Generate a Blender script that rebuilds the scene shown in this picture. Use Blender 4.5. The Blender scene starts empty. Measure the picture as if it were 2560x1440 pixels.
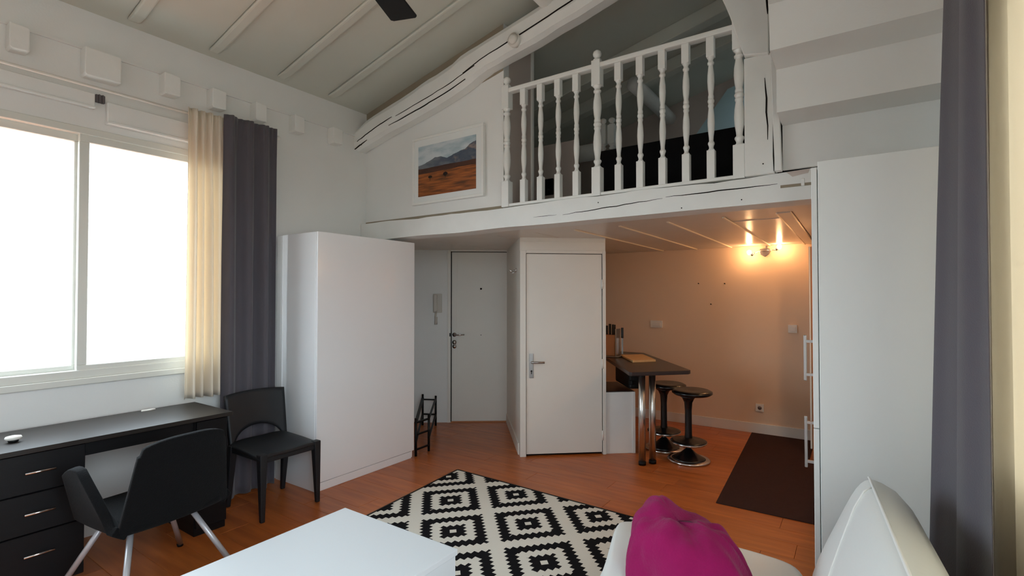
import bpy, bmesh, math, random
from mathutils import Vector, Matrix, noise
random.seed(7)
S = bpy.context.scene
COL = S.collection
pi = math.pi

# ---------------------------------------------------------------- camera, sky, exposure
YAW, PITCH, FPX = math.radians(34.2474), math.radians(0.9911), 1259.4
cd = bpy.data.cameras.new('camera'); cam = bpy.data.objects.new('camera', cd); COL.objects.link(cam)
fw = Vector((math.cos(PITCH)*math.cos(YAW), math.cos(PITCH)*math.sin(YAW), math.sin(PITCH)))
rt = Vector((math.sin(YAW), -math.cos(YAW), 0)); up = rt.cross(fw)
m = Matrix((rt, up, -fw)).transposed().to_4x4(); m.translation = Vector((0, 0, 1.5)); cam.matrix_world = m
cd.sensor_width = 36; cd.lens = 36*FPX/2560; cd.clip_start = .02
S.camera = cam
w = bpy.data.worlds.new('overcast_sky'); S.world = w; w.use_nodes = True
bg = w.node_tree.nodes['Background']; bg.inputs[1].default_value = 15.0
# overcast sky above the horizon, darker town and ground below it
_g = w.node_tree.nodes.new('ShaderNodeTexCoord'); _s = w.node_tree.nodes.new('ShaderNodeSeparateXYZ'); _r = w.node_tree.nodes.new('ShaderNodeValToRGB')
_m = w.node_tree.nodes.new('ShaderNodeMapRange'); _m.inputs[1].default_value = -1; _m.inputs[2].default_value = 1
w.node_tree.links.new(_g.outputs['Generated'], _s.inputs[0]); w.node_tree.links.new(_s.outputs[2], _m.inputs[0]); w.node_tree.links.new(_m.outputs[0], _r.inputs[0]); w.node_tree.links.new(_r.outputs[0], bg.inputs[0])
_r.color_ramp.elements[0].position = .46; _r.color_ramp.elements[0].color = (.20, .21, .20, 1); _r.color_ramp.elements[1].position = .53; _r.color_ramp.elements[1].color = (.75, .89, 1, 1)
S.view_settings.view_transform = 'Standard'; S.view_settings.look = 'None'; S.view_settings.gamma = 1
S.view_settings.use_curve_mapping = False
S.view_settings.exposure = -.1
S.cycles.max_bounces = 10; S.cycles.diffuse_bounces = 7; S.cycles.transparent_max_bounces = 12
S.cycles.caustics_reflective = False; S.cycles.caustics_refractive = False; S.cycles.sample_clamp_indirect = 6
WY = 3.98      # window wall
RY = -.45      # right wall
def portal(name, x0, x1, z0, z1, y, sgn):
    l = bpy.data.lights.new(name, 'AREA'); l.shape = 'RECTANGLE'; l.size = x1-x0; l.size_y = z1-z0
    l.cycles.is_portal = True
    o = bpy.data.objects.new(name, l); COL.objects.link(o); o.location = ((x0+x1)/2, y, (z0+z1)/2)
    o.rotation_euler = (sgn*pi/2, 0, 0)
portal('daylight_portal', -1.0, 2.0, .98, 2.58, WY+.16, -1)
_l = bpy.data.lights.new('daylight_portal', 'AREA'); _l.size = .4; _l.cycles.is_portal = True
_o = bpy.data.objects.new('daylight_portal', _l); COL.objects.link(_o); _o.location = (5.45, .45, 4.27); _o.rotation_euler = (-math.atan(.24), 0, 0)
portal('daylight_portal', -.75, 2.12, .95, 2.6, RY-.16, 1)

# ---------------------------------------------------------------- materials
def lin(c): return tuple(((v/255)/12.92 if v/255 <= .04045 else ((v/255+.055)/1.055)**2.4) for v in c)
def mat(name, col, rough=.6, spec=.4, metal=0, bump=0, bscale=60, var=0, vscale=3, coat=0, sheen=0, stretch=None, srgb=True):
    M = bpy.data.materials.new(name); M.use_nodes = True; nt = M.node_tree; N = nt.nodes; L = nt.links
    b = N['Principled BSDF']; c = lin(col) if srgb else col
    b.inputs['Base Color'].default_value = (*c, 1); b.inputs['Roughness'].default_value = rough
    b.inputs['Specular IOR Level'].default_value = spec; b.inputs['Metallic'].default_value = metal
    b.inputs['Coat Weight'].default_value = coat; b.inputs['Coat Roughness'].default_value = .06
    b.inputs['Sheen Weight'].default_value = sheen
    if bump or var:
        tc = N.new('ShaderNodeTexCoord'); mp = N.new('ShaderNodeMapping'); L.new(tc.outputs['Object'], mp.inputs[0])
        if stretch: mp.inputs['Scale'].default_value = stretch
    if var:
        n = N.new('ShaderNodeTexNoise'); n.inputs['Scale'].default_value = vscale; n.inputs['Detail'].default_value = 5
        L.new(mp.outputs[0], n.inputs[0])
        r = N.new('ShaderNodeValToRGB'); r.color_ramp.elements[0].position = .3; r.color_ramp.elements[1].position = .7
        r.color_ramp.elements[0].color = (*[v*(1-var) for v in c], 1); r.color_ramp.elements[1].color = (*[min(1, v*(1+var)) for v in c], 1)
        L.new(n.outputs[0], r.inputs[0]); L.new(r.outputs[0], b.inputs['Base Color'])
    if bump:
        n2 = N.new('ShaderNodeTexNoise'); n2.inputs['Scale'].default_value = bscale; n2.inputs['Detail'].default_value = 3
        L.new(mp.outputs[0], n2.inputs[0]); bp = N.new('ShaderNodeBump'); bp.inputs['Strength'].default_value = bump; bp.inputs['Distance'].default_value = .01
        L.new(n2.outputs[0], bp.inputs['Height']); L.new(bp.outputs[0], b.inputs['Normal'])
    return M
M = {}
M['wall'] = mat('white_plaster', (226, 226, 223), .85, .2, bump=.06, bscale=90, var=.02, vscale=2)
M['ceil'] = mat('white_ceiling', (198, 200, 190), .85, .2, bump=.04, bscale=60, var=.02)
M['beam'] = mat('white_painted_timber', (228, 228, 224), .55, .35, bump=.25, bscale=14, var=.03, vscale=5)
M['paint'] = mat('white_gloss_paint', (230, 230, 226), .35, .45)
M['door'] = mat('door_paint', (224, 221, 213), .5, .4, var=.015)
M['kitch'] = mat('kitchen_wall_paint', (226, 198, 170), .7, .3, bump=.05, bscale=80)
M['kceil'] = mat('varnished_ceiling_panel', (214, 204, 192), .28, .5, bump=.05, bscale=8, var=.03, vscale=4)
M['kstrip'] = mat('ceiling_lath', (236, 222, 200), .3, .5)
M['gloss'] = mat('white_lacquer', (236, 237, 238), .18, .5, coat=.5)
M['satin'] = mat('white_laminate', (226, 228, 226), .4, .4)
M['table'] = mat('white_table_lacquer', (208, 212, 214), .3, .4)
M['alu'] = mat('white_aluminium', (214, 214, 206), .4, .5)
M['black'] = mat('black_brown_wood', (11, 10, 12), .45, .25, bump=.05, bscale=40, var=.15, vscale=8, stretch=(1, 8, 8))
M['blacktop'] = mat('black_brown_desktop', (40, 35, 32), .36, .3, bump=.03, bscale=40, stretch=(1, 8, 8))
M['plastic'] = mat('black_plastic', (24, 25, 28), .5, .4, bump=.1, bscale=220)
M['fabric'] = mat('black_wool_fabric', (13, 13, 14), .95, .12, bump=.5, bscale=260, sheen=.03)
M['chrome'] = mat('chrome', (215, 215, 215), .18, .5, metal=1)
M['steel'] = mat('brushed_steel', (168, 166, 164), .32, .5, metal=1)
M['legsteel'] = mat('polished_steel_leg', (215, 213, 208), .26, .5, metal=1)
M['greyleg'] = mat('grey_painted_leg', (178, 178, 182), .35, .5, metal=.4)
M['iron'] = mat('black_metal', (9, 9, 9), .5, .25)
M['leather'] = mat('white_leatherette', (226, 228, 224), .36, .45, bump=.06, bscale=40)
M['piping'] = mat('white_piping', (232, 232, 228), .4, .4)
M['throw'] = mat('magenta_fleece', (138, 22, 80), .95, .1, bump=.35, bscale=120, var=.08, vscale=6, sheen=.08)
M['dark'] = mat('crack_shadow', (30, 25, 23), .9, .1)
M['dkcurt'] = mat('charcoal_curtain', (88, 84, 90), .85, .2, bump=.15, bscale=200, sheen=.2)
M['mat'] = mat('dark_brown_mat', (58, 38, 34), .9, .15, bump=.3, bscale=220, var=.08, vscale=30)
M['bar'] = mat('dark_laminate', (46, 34, 32), .3, .5, bump=.02, bscale=30, var=.1, vscale=10)
M['stool'] = mat('black_gloss_plastic', (16, 14, 14), .25, .5)
M['wood'] = mat('pale_bamboo', (212, 172, 120), .5, .35, var=.06, vscale=8, stretch=(1, 9, 9))
M['block'] = mat('beech_block', (176, 118, 78), .5, .35, var=.08, vscale=8, stretch=(6, 6, 1))
M['pl'] = mat('white_plastic', (224, 220, 212), .45, .4)
M['phone'] = mat('grey_white_plastic', (196, 190, 180), .5, .4)
M['greymetal'] = mat('grey_enamel', (110, 104, 106), .35, .5, metal=.5)
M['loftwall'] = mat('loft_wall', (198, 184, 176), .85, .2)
M['loftblue'] = mat('loft_blue_light', (190, 214, 220), .85, .2)  # bluish daylight put into the wall colour
M['tan'] = mat('shade_tan', (148, 136, 118), .85, .2, var=.06, vscale=4)  # tan that stands in for shade in gaps and recesses
M['sofa_black'] = mat('black_sofa_cloth', (14, 13, 14), .9, .2, bump=.3, bscale=200)
def emis(name, col, s):
    A = bpy.data.materials.new(name); A.use_nodes = True; nt = A.node_tree; b = nt.nodes['Principled BSDF']
    b.inputs['Base Color'].default_value = (*col, 1); b.inputs['Emission Color'].default_value = (*col, 1); b.inputs['Emission Strength'].default_value = s
    return A
M['bulb'] = emis('halogen_bulb', (1, .56, .26), 230)
def glassmat():
    A = bpy.data.materials.new('window_glass'); A.use_nodes = True; nt = A.node_tree; N = nt.nodes
    N.remove(N['Principled BSDF']); t = N.new('ShaderNodeBsdfTransparent'); g = N.new('ShaderNodeBsdfGlossy'); g.inputs['Roughness'].default_value = .02
    x = N.new('ShaderNodeMixShader'); x.inputs[0].default_value = .05; nt.links.new(t.outputs[0], x.inputs[1]); nt.links.new(g.outputs[0], x.inputs[2])
    nt.links.new(x.outputs[0], N['Material Output'].inputs[0]); return A
M['glass'] = glassmat()
def sheer():
    A = bpy.data.materials.new('cream_sheer'); A.use_nodes = True; nt = A.node_tree; N = nt.nodes; L = nt.links
    b = N['Principled BSDF']; b.inputs['Base Color'].default_value = (*lin((238, 231, 218)), 1); b.inputs['Roughness'].default_value = .9; b.inputs['Specular IOR Level'].default_value = .1
    t = N.new('ShaderNodeBsdfTranslucent'); t.inputs[0].default_value = (*lin((240, 228, 208)), 1)
    x = N.new('ShaderNodeMixShader'); x.inputs[0].default_value = .36; L.new(b.outputs[0], x.inputs[1]); L.new(t.outputs[0], x.inputs[2])
    L.new(x.outputs[0], N['Material Output'].inputs[0]); return A
M['sheer'] = sheer()
def floormat():
    A = mat('orange_laminate', (150, 82, 44), .3, .45); nt = A.node_tree; N = nt.nodes; L = nt.links; b = N['Principled BSDF']
    tc = N.new('ShaderNodeTexCoord'); oi = N.new('ShaderNodeObjectInfo'); mp = N.new('ShaderNodeMapping'); mp.inputs['Scale'].default_value = (9, .9, 1)
    ad = N.new('ShaderNodeVectorMath'); ad.operation = 'ADD'; sc = N.new('ShaderNodeVectorMath'); sc.operation = 'SCALE'; sc.inputs['Scale'].default_value = 40
    cb = N.new('ShaderNodeCombineXYZ'); L.new(oi.outputs['Random'], cb.inputs[0]); L.new(oi.outputs['Random'], cb.inputs[1]); L.new(cb.outputs[0], sc.inputs[0])
    L.new(tc.outputs['Object'], mp.inputs[0]); L.new(mp.outputs[0], ad.inputs[0]); L.new(sc.outputs[0], ad.inputs[1])
    n = N.new('ShaderNodeTexNoise'); n.inputs['Scale'].default_value = 2.2; n.inputs['Detail'].default_value = 6; L.new(ad.outputs[0], n.inputs[0])
    r = N.new('ShaderNodeValToRGB'); e = r.color_ramp.elements; e[0].position = .3; e[1].position = .72
    e[0].color = (*lin((158, 82, 36)), 1); e[1].color = (*lin((194, 110, 52)), 1); L.new(n.outputs[0], r.inputs[0])
    h = N.new('ShaderNodeHueSaturation'); mr = N.new('ShaderNodeMapRange'); mr.inputs[3].default_value = .93; mr.inputs[4].default_value = 1.07
    L.new(oi.outputs['Random'], mr.inputs[0]); L.new(mr.outputs[0], h.inputs['Value']); L.new(r.outputs[0], h.inputs['Color']); L.new(h.outputs[0], b.inputs['Base Color'])
    return A
M['floor'] = floormat()
class NB:
    """tiny node-math builder"""
    def __init__(s, nt): s.nt = nt
    def m(s, op, a, b=None, c=None):
        n = s.nt.nodes.new('ShaderNodeMath'); n.operation = op
        for i, v in enumerate((a, b, c)):
            if v is None: continue
            if isinstance(v, (int, float)): n.inputs[i].default_value = v
            else: s.nt.links.new(v, n.inputs[i])
        return n.outputs[0]
def rugmat():
    A = mat('diamond_rug_weave', (220, 216, 204), .95, .1, bump=.3, bscale=300); nt = A.node_tree; N = nt.nodes; L = nt.links; q = NB(nt)
    tc = N.new('ShaderNodeTexCoord'); sx = N.new('ShaderNodeSeparateXYZ'); L.new(tc.outputs['Object'], sx.inputs[0])
    a = q.m('DIVIDE', q.m('SUBTRACT', sx.outputs[0], 2.818), .3595); b = q.m('DIVIDE', q.m('SUBTRACT', sx.outputs[1], 1.791), .336)
    P = q.m('ADD', a, b); Q = q.m('SUBTRACT', a, b)
    wr = lambda v: q.m('WRAP', v, 1, -1)
    p, r = wr(P), wr(Q)
    tri = lambda v: q.m('SUBTRACT', q.m('PINGPONG', q.m('ADD', v, 2), .088), .044)
    s1 = q.m('ADD', q.m('ABSOLUTE', p), q.m('MULTIPLY', tri(r), 1.1)); s2 = q.m('ADD', q.m('ABSOLUTE', r), q.m('MULTIPLY', tri(p), 1.1))
    s0 = q.m('MAXIMUM', q.m('ABSOLUTE', p), q.m('ABSOLUTE', r))
    s = q.m('MAXIMUM', s1, s2)
    band = lambda lo, hi: q.m('MULTIPLY', q.m('GREATER_THAN', s, lo), q.m('LESS_THAN', s, hi))
    blk = q.m('ADD', band(.56, .82), q.m('MULTIPLY', q.m('GREATER_THAN', s0, .085), q.m('LESS_THAN', s, .315)))
    mx = N.new('ShaderNodeMix'); mx.data_type = 'RGBA'; L.new(blk, mx.inputs['Factor'])
    mx.inputs[6].default_value = (*lin((222, 218, 206)), 1); mx.inputs[7].default_value = (*lin((22, 21, 23)), 1)
    L.new(mx.outputs[2], N['Principled BSDF'].inputs['Base Color']); return A
M['rug'] = rugmat()
def picmat():
    """landscape print: pale sky, blue-grey hills, rust plain, two dark trees (object coords u=-y, v=z on 0..1)"""
    A = mat('landscape_print', (200, 200, 200), .35, .4); nt = A.node_tree; N = nt.nodes; L = nt.links; q = NB(nt)
    tc = N.new('ShaderNodeTexCoord'); sx = N.new('ShaderNodeSeparateXYZ'); L.new(tc.outputs['Object'], sx.inputs[0])
    u = q.m('DIVIDE', sx.outputs[1], -.66); v = q.m('DIVIDE', sx.outputs[2], .45)
    def nz(scale, sxv, syv, det=4):
        cb = N.new('ShaderNodeCombineXYZ'); L.new(q.m('MULTIPLY', u, sxv), cb.inputs[0]); L.new(q.m('MULTIPLY', v, syv), cb.inputs[1])
        n = N.new('ShaderNodeTexNoise'); n.inputs['Scale'].default_value = scale; n.inputs['Detail'].default_value = det; L.new(cb.outputs[0], n.inputs[0]); return n.outputs[0]
    def ramp(f, stops):
        r = N.new('ShaderNodeValToRGB'); L.new(f, r.inputs[0]); e = r.color_ramp.elements
        while len(e) < len(stops): e.new(.5)
        for i, (p_, c_) in enumerate(stops): e[i].position = p_; e[i].color = (*lin(c_), 1)
        return r.outputs[0]
    def mix(f, A_, B_):
        x = N.new('ShaderNodeMix'); x.data_type = 'RGBA'; L.new(f, x.inputs['Factor']); L.new(A_, x.inputs[6]); L.new(B_, x.inputs[7]); return x.outputs[2]
    sky = ramp(q.m('ADD', nz(2.5, 1, 2), q.m('MULTIPLY', v, .12)), [(.35, (206, 210, 212)), (.55, (196, 204, 208)), (.75, (150, 172, 182))])
    # ridge height profile (control points as a colour-ramp lookup)
    rr = N.new('ShaderNodeValToRGB'); L.new(u, rr.inputs[0]); e = rr.color_ramp.elements
    pts = [(0, .64), (.1, .66), (.2, .70), (.3, .76), (.42, .75), (.52, .70), (.62, .74), (.74, .79), (.82, .80), (.9, .88), (1, .92)]
    while len(e) < len(pts): e.new(.5)
    for i, (p_, c_) in enumerate(pts): e[i].position = p_; e[i].color = (c_, c_, c_, 1)
    sr = N.new('ShaderNodeSeparateColor'); L.new(rr.outputs[0], sr.inputs[0])
    ridge = q.m('ADD', q.m('MULTIPLY', q.m('SUBTRACT', sr.outputs[0], .62), .95), q.m('ADD', .60, q.m('MULTIPLY', q.m('SUBTRACT', nz(9, 1, 0), .5), .04)))
    hill = ramp(q.m('ADD', q.m('MULTIPLY', nz(5, 1, 1.4), .8), q.m('MULTIPLY', q.m('SUBTRACT', u, .5), .25)), [(.28, (112, 116, 122)), (.42, (84, 92, 104)), (.52, (70, 82, 98)), (.66, (150, 132, 122))])
    plain = ramp(nz(3.2, 1, 7), [(.28, (74, 44, 30)), (.45, (126, 72, 36)), (.62, (166, 94, 44)), (.8, (182, 110, 56))])
    dk = ramp(nz(3, 1, 3), [(.3, (58, 36, 30)), (.7, (86, 54, 40))])
    c = mix(q.m('LESS_THAN', v, ridge), sky, hill)
    c = mix(q.m('LESS_THAN', v, q.m('ADD', .53, q.m('MULTIPLY', nz(3, 1, 0), .04))), c, dk)
    c = mix(q.m('LESS_THAN', v, q.m('ADD', .42, q.m('MULTIPLY', nz(2, 1, 0), .06))), c, plain)
    tr = ramp(u, [(0, (34, 24, 20)), (1, (34, 24, 20))])
    for (cu, cv, ru, rv) in ((.49, .375, .04, .038), (.22, .365, .036, .026)):
        d = q.m('ADD', q.m('POWER', q.m('DIVIDE', q.m('SUBTRACT', u, cu), ru), 2), q.m('POWER', q.m('DIVIDE', q.m('SUBTRACT', v, cv), rv), 2))
        c = mix(q.m('LESS_THAN', q.m('ADD', d, q.m('MULTIPLY', q.m('SUBTRACT', nz(40, 1, 1), .5), 1.2)), 1), c, tr)
        tk = q.m('MULTIPLY', q.m('LESS_THAN', q.m('ABSOLUTE', q.m('SUBTRACT', u, cu)), .004), q.m('MULTIPLY', q.m('LESS_THAN', v, cv), q.m('GREATER_THAN', v, cv-.075)))
        c = mix(tk, c, tr)
    L.new(c, N['Principled BSDF'].inputs['Base Color']); return A
M['pic'] = picmat()

# ---------------------------------------------------------------- builders
class MB:
    def __init__(s): s.bm = bmesh.new()
    def _add(s, verts, faces, smooth=False):
        vs = [s.bm.verts.new(v) for v in verts]
        for f in faces:
            try:
                fc = s.bm.faces.new([vs[i] for i in f]); fc.smooth = smooth
            except ValueError: pass
        return vs
    def box(s, x0, x1, y0, y1, z0, z1, bev=0, seg=2):
        b2 = bmesh.new(); v = [b2.verts.new((x, y, z)) for x in (x0, x1) for y in (y0, y1) for z in (z0, z1)]
        for f in ((0, 1, 3, 2), (4, 6, 7, 5), (0, 4, 5, 1), (2, 3, 7, 6), (0, 2, 6, 4), (1, 5, 7, 3)): b2.faces.new([v[i] for i in f])
        s._merge(b2, bev, seg); return s
    def _merge(s, b2, bev=0, seg=2):
        bmesh.ops.recalc_face_normals(b2, faces=b2.faces)
        if bev: bmesh.ops.bevel(b2, geom=list(b2.edges), offset=bev, segments=seg, affect='EDGES', profile=.6)
        me = bpy.data.meshes.new('t'); b2.to_mesh(me); b2.free(); s.bm.from_mesh(me); bpy.data.meshes.remove(me)
    def prism(s, poly, a, b, axis='z', bev=0, seg=2):
        """extrude a 2D polygon between a and b along axis. axis z: (x,y); x: (y,z); y: (x,z)"""
        def P(p, t): return {'z': (p[0], p[1], t), 'x': (t, p[0], p[1]), 'y': (p[0], t, p[1])}[axis]
        b2 = bmesh.new(); n = len(poly); A = [b2.verts.new(P(p, a)) for p in poly]; B = [b2.verts.new(P(p, b)) for p in poly]
        b2.faces.new(A[::-1]); b2.faces.new(B)
        for i in range(n): b2.faces.new([A[i], A[(i+1) % n], B[(i+1) % n], B[i]])
        s._merge(b2, bev, seg); return s
    def lathe(s, prof, c=(0, 0, 0), n=24, sx=1, sy=1):
        """prof [(r,z)] around z"""
        V = []; F = []
        for r, z in prof:
            for k in range(n): V.append((c[0]+sx*r*math.cos(2*pi*k/n), c[1]+sy*r*math.sin(2*pi*k/n), c[2]+z))
        for i in range(len(prof)-1):
            for k in range(n): F.append((i*n+k, i*n+(k+1) % n, (i+1)*n+(k+1) % n, (i+1)*n+k))
        F.append(tuple(range(n))[::-1]); F.append(tuple(range((len(prof)-1)*n, len(prof)*n)))
        s._add(V, F, True); return s
    def tube(s, pts, r, n=10, r2=None):
        pts = [Vector(p) for p in pts]; V = []; F = []; N = len(pts)
        for i, p in enumerate(pts):
            d = (pts[min(i+1, N-1)]-pts[max(i-1, 0)]).normalized()
            a = Vector((0, 0, 1)) if abs(d.z) < .9 else Vector((1, 0, 0)); e1 = d.cross(a).normalized(); e2 = d.cross(e1)
            rr = r if r2 is None else r+(r2-r)*i/(N-1)
            for k in range(n): V.append(p+rr*(math.cos(2*pi*k/n)*e1+math.sin(2*pi*k/n)*e2))
        for i in range(N-1):
            for k in range(n): F.append((i*n+k, i*n+(k+1) % n, (i+1)*n+(k+1) % n, (i+1)*n+k))
        F.append(tuple(range(n))); F.append(tuple(range((N-1)*n, N*n))[::-1])
        s._add(V, F, True); return s
    def bar(s, p, q, wd, ht, bev=0):
        """square bar from p to q, width horizontal wd, height ht"""
        p, q = Vector(p), Vector(q); d = (q-p).normalized(); a = Vector((0, 0, 1)) if abs(d.z) < .95 else Vector((0, 1, 0))
        e1 = d.cross(a).normalized(); e2 = e1.cross(d).normalized(); b2 = bmesh.new()
        v = [b2.verts.new(t+e1*wd/2*i+e2*ht/2*j) for t in (p, q) for i in (-1, 1) for j in (-1, 1)]
        for f in ((0, 1, 3, 2), (4, 6, 7, 5), (0, 4, 5, 1), (2, 3, 7, 6), (0, 2, 6, 4), (1, 5, 7, 3)): b2.faces.new([v[i] for i in f])
        s._merge(b2, bev, 2); return s
    def grid(s, f, nu, nv, smooth=True, closeu=False):
        V = [f(i/(nu-1), j/(nv-1)) for i in range(nu) for j in range(nv)]
        F = [(i*nv+j, (i+1)*nv+j, (i+1)*nv+j+1, i*nv+j+1) for i in range(nu-1) for j in range(nv-1)]
        if closeu: F += [((nu-1)*nv+j, j, j+1, (nu-1)*nv+j+1) for j in range(nv-1)]
        s._add(V, F, smooth); return s
    def build(s, name, mt, parent=None, off=None, smooth=None, recalc=True):
        if recalc: bmesh.ops.recalc_face_normals(s.bm, faces=s.bm.faces)
        if smooth is not None:
            for f in s.bm.faces: f.smooth = smooth
        me = bpy.data.meshes.new(name); s.bm.to_mesh(me); s.bm.free(); me.materials.append(M[mt])
        return link(name, me, parent, off)
def link(name, me, parent=None, off=None):
    o = bpy.data.objects.new(name, me); COL.objects.link(o)
    if parent is not None:
        o.parent = parent
        if off is None:           # mesh written in world coordinates
            root = parent
            while root.parent: root = root.parent
            o.location = (0, 0, 0); o.matrix_parent_inverse = Matrix.Identity(4)
            loc = Vector(root.location)
            if parent is root and loc.length > 0: me.transform(Matrix.Translation(-loc))
            elif loc.length > 0: me.transform(Matrix.Translation(-loc))
        else: o.location = off
    elif off is not None: o.location = off
    return o
def tag(o, label, cat, group=None, kind=None):
    if label: o['label'] = label
    if cat: o['category'] = cat
    if group: o['group'] = group
    if kind: o['kind'] = kind
    return o
def thing(name, label, cat, loc=(0, 0, 0), rz=0, group=None, kind=None):
    o = bpy.data.objects.new(name, None); COL.objects.link(o); o.location = loc; o.rotation_euler = (0, 0, rz); o.empty_display_size = .1
    return tag(o, label, cat, group, kind)
def struct(o, label): o['kind'] = 'structure'; o['label'] = label; return o
def copy_tree(o, parent=None):
    c = o.copy(); COL.objects.link(c)
    if parent is not None: c.parent = parent
    for ch in list(o.children): copy_tree(ch, c)
    return c
def subsurf(o, lv=2):
    md = o.modifiers.new('sub', 'SUBSURF'); md.levels = lv; md.render_levels = lv
    for p in o.data.polygons: p.use_smooth = True
    return o
def solid(o, t, off=0):
    md = o.modifiers.new('sol', 'SOLIDIFY'); md.thickness = t; md.offset = off; return o
LOCAL = (0, 0, 0)
def roof(y): return 3.30+.24*(WY-y)

# ---------------------------------------------------------------- room shell
fl = MB().box(-1.6, 6.3, -.7, 5.6, -.12, -.014).build('floor', 'floor'); struct(fl, 'orange-brown laminate plank floor')
pm = MB().box(-.094, .094, -.6, .6, -.014, 0, .0015, 1); me = bpy.data.meshes.new('plank'); pm.bm.to_mesh(me); me.materials.append(M['floor'])
i = 0; x = -1.5
while x < 6.2:
    y = -.62-random.uniform(0, .9)
    while y < 5.4:
        if y+.6 > -.45:
            o = bpy.data.objects.new('plank', me); COL.objects.link(o); o.parent = fl; o.location = (x, y+.6, 0)
        y += 1.2015
    x += .1888
# window wall with opening
ww = MB(); OX0, OX1, OZ0, OZ1 = -.95, 1.97, .995, 2.56
ww.box(-1.6, OX0, WY, WY+.22, 0, 3.34).box(OX1, 3.62, WY, WY+.22, 0, 3.34).box(OX0, OX1, WY, WY+.22, 0, OZ0).box(OX0, OX1, WY, WY+.22, OZ1, 3.34)
ww.box(3.62, 6.3, WY, WY+.22, 2.2, 3.34)
ww = ww.build('wall_window', 'wall'); struct(ww, 'white wall with the wide sliding window')
led = MB().box(-1.5, 3.2, WY-.014, WY, 3.046, 3.062).build('wall_plate', 'wall', ww)
rw = MB(); RX0, RX1, RZ0, RZ1 = -.75, 2.12, .95, 2.6
rw.box(-1.6, RX0, RY-.22, RY, 0, 4.55).box(RX1, 6.3, RY-.22, RY, 0, 4.55).box(RX0, RX1, RY-.22, RY, 0, RZ0).box(RX0, RX1, RY-.22, RY, RZ1, 4.55)
struct(rw.build('wall_right', 'wall'), 'white wall behind the sofa and grey curtain')
struct(MB().prism([(RY-.2, 0), (WY+.2, 0), (WY+.2, 3.3), (RY-.2, 4.45)], -1.6, -1.45, 'x').build('wall_back', 'wall'), 'white wall behind the camera')
# roof ceiling
ce = MB()
SX0, SX1, SY0, SY1 = 5.25, 5.65, .25, .65       # roof window added out of view to bring daylight into the loft
for (xa, xb, ya, yb) in ((-1.6, SX0, RY-.2, WY+.22), (SX1, 6.3, RY-.2, WY+.22), (SX0, SX1, RY-.2, SY0), (SX0, SX1, SY1, WY+.22)):
    ce.prism([(ya, roof(ya)), (yb, roof(yb)), (yb, roof(yb)+.12), (ya, roof(ya)+.12)], xa, xb, 'x')
ce = ce.build('ceiling', 'ceil')
struct(ce, 'sloping white roof ceiling with shallow rafters')
for xc in (-.7, -.2, .31, .81, 1.31, 1.81, 2.34, 2.82):
    y0 = 3.9; y1 = -.44
    MB().prism([(y0, roof(y0)-.018), (y0, roof(y0)), (y1, roof(y1)), (y1, roof(y1)-.035), (y0-.1, roof(y0-.1)-.035)], xc-.035, xc+.035, 'x', .012, 2).build('rafter', 'ceil', ce)
rwn = thing('window_3', 'small added roof window, unseen, lighting the loft', None, (5.45, .45, roof(.45)), kind='structure')
MB().prism([(SY0, roof(SY0)+.05), (SY1, roof(SY1)+.05), (SY1, roof(SY1)+.056), (SY0, roof(SY0)+.056)], SX0, SX1, 'x').build('pane', 'glass', rwn)
for (xa, xb, ya, yb) in ((SX0, SX1, SY0, SY0+.03), (SX0, SX1, SY1-.03, SY1), (SX0, SX0+.03, SY0+.03, SY1-.03), (SX1-.03, SX1, SY0+.03, SY1-.03)):
    MB().prism([(ya, roof(ya)+.02), (yb, roof(yb)+.02), (yb, roof(yb)+.08), (ya, roof(ya)+.08)], xa, xb, 'x').build('frame', 'paint', rwn)
# kitchen back wall, loft back wall
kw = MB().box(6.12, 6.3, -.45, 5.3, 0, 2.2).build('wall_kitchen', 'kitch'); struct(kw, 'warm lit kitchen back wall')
bb = MB().box(6.105, 6.12, .3, 3.2, 0, .11, .003, 1).build('baseboard_kitchen', 'pl'); struct(bb, 'pale baseboard of the kitchen wall')
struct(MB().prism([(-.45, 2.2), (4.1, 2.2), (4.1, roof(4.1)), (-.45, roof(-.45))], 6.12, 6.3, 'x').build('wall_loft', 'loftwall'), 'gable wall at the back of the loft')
MB().prism([(1.62, 3.30), (1.18, 3.87), (.3, 4.1), (.3, 2.2), (1.64, 2.2)], 6.105, 6.12, 'x').build('blue_light_patch', 'loftblue', bpy.data.objects['wall_loft'])  # patch of cool daylight painted on the gable in pale blue
for xc in (4.55, 5.1): MB().prism([(3.9, roof(3.9)), (-.44, roof(-.44)), (-.44, roof(-.44)-.13), (3.9, roof(3.9)-.13)], xc-.06, xc+.06, 'x', .01, 2).build('rafter', 'ceil', ce)
# kitchen ceiling / loft floor
kc = MB().box(3.30, 6.3, RY, 5.4, 2.075, 2.2).build('ceiling_kitchen', 'kceil'); struct(kc, 'low panelled ceiling under the loft')
ys = [5.3, 4.3, 3.5, 2.72, 2.31, 1.925, 1.53, 1.15, .76]
for a, b in zip(ys[:-1], ys[1:]): MB().box(3.745, 6.115, b+.004, a-.004, 2.061, 2.076, .002, 1).build('panel', 'kceil', kc)
MB().box(4.05, 6.115, .428, .756, 2.061, 2.076, .002, 1).build('panel', 'kceil', kc)
MB().box(3.745, 4.043, .428, .756, 2.064, 2.076, .002, 1).build('panel', 'kceil', kc)
MB().box(3.745, 6.115, RY, .335, 2.064, 2.076, .002, 1).build('panel', 'kceil', kc)
MB().box(3.42, 3.74, RY, 5.3, 2.058, 2.076, .003, 1).build('panel', 'kceil', kc)
for y in ys[5:]: MB().box(3.75, 6.1, y-.009, y+.009, 2.051, 2.062, .003, 1).build('batten', 'kstrip', kc)
MB().box(3.75, 6.1, .345, .425, 2.053, 2.076, .003, 1).build('batten', 'kceil', kc)
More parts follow.
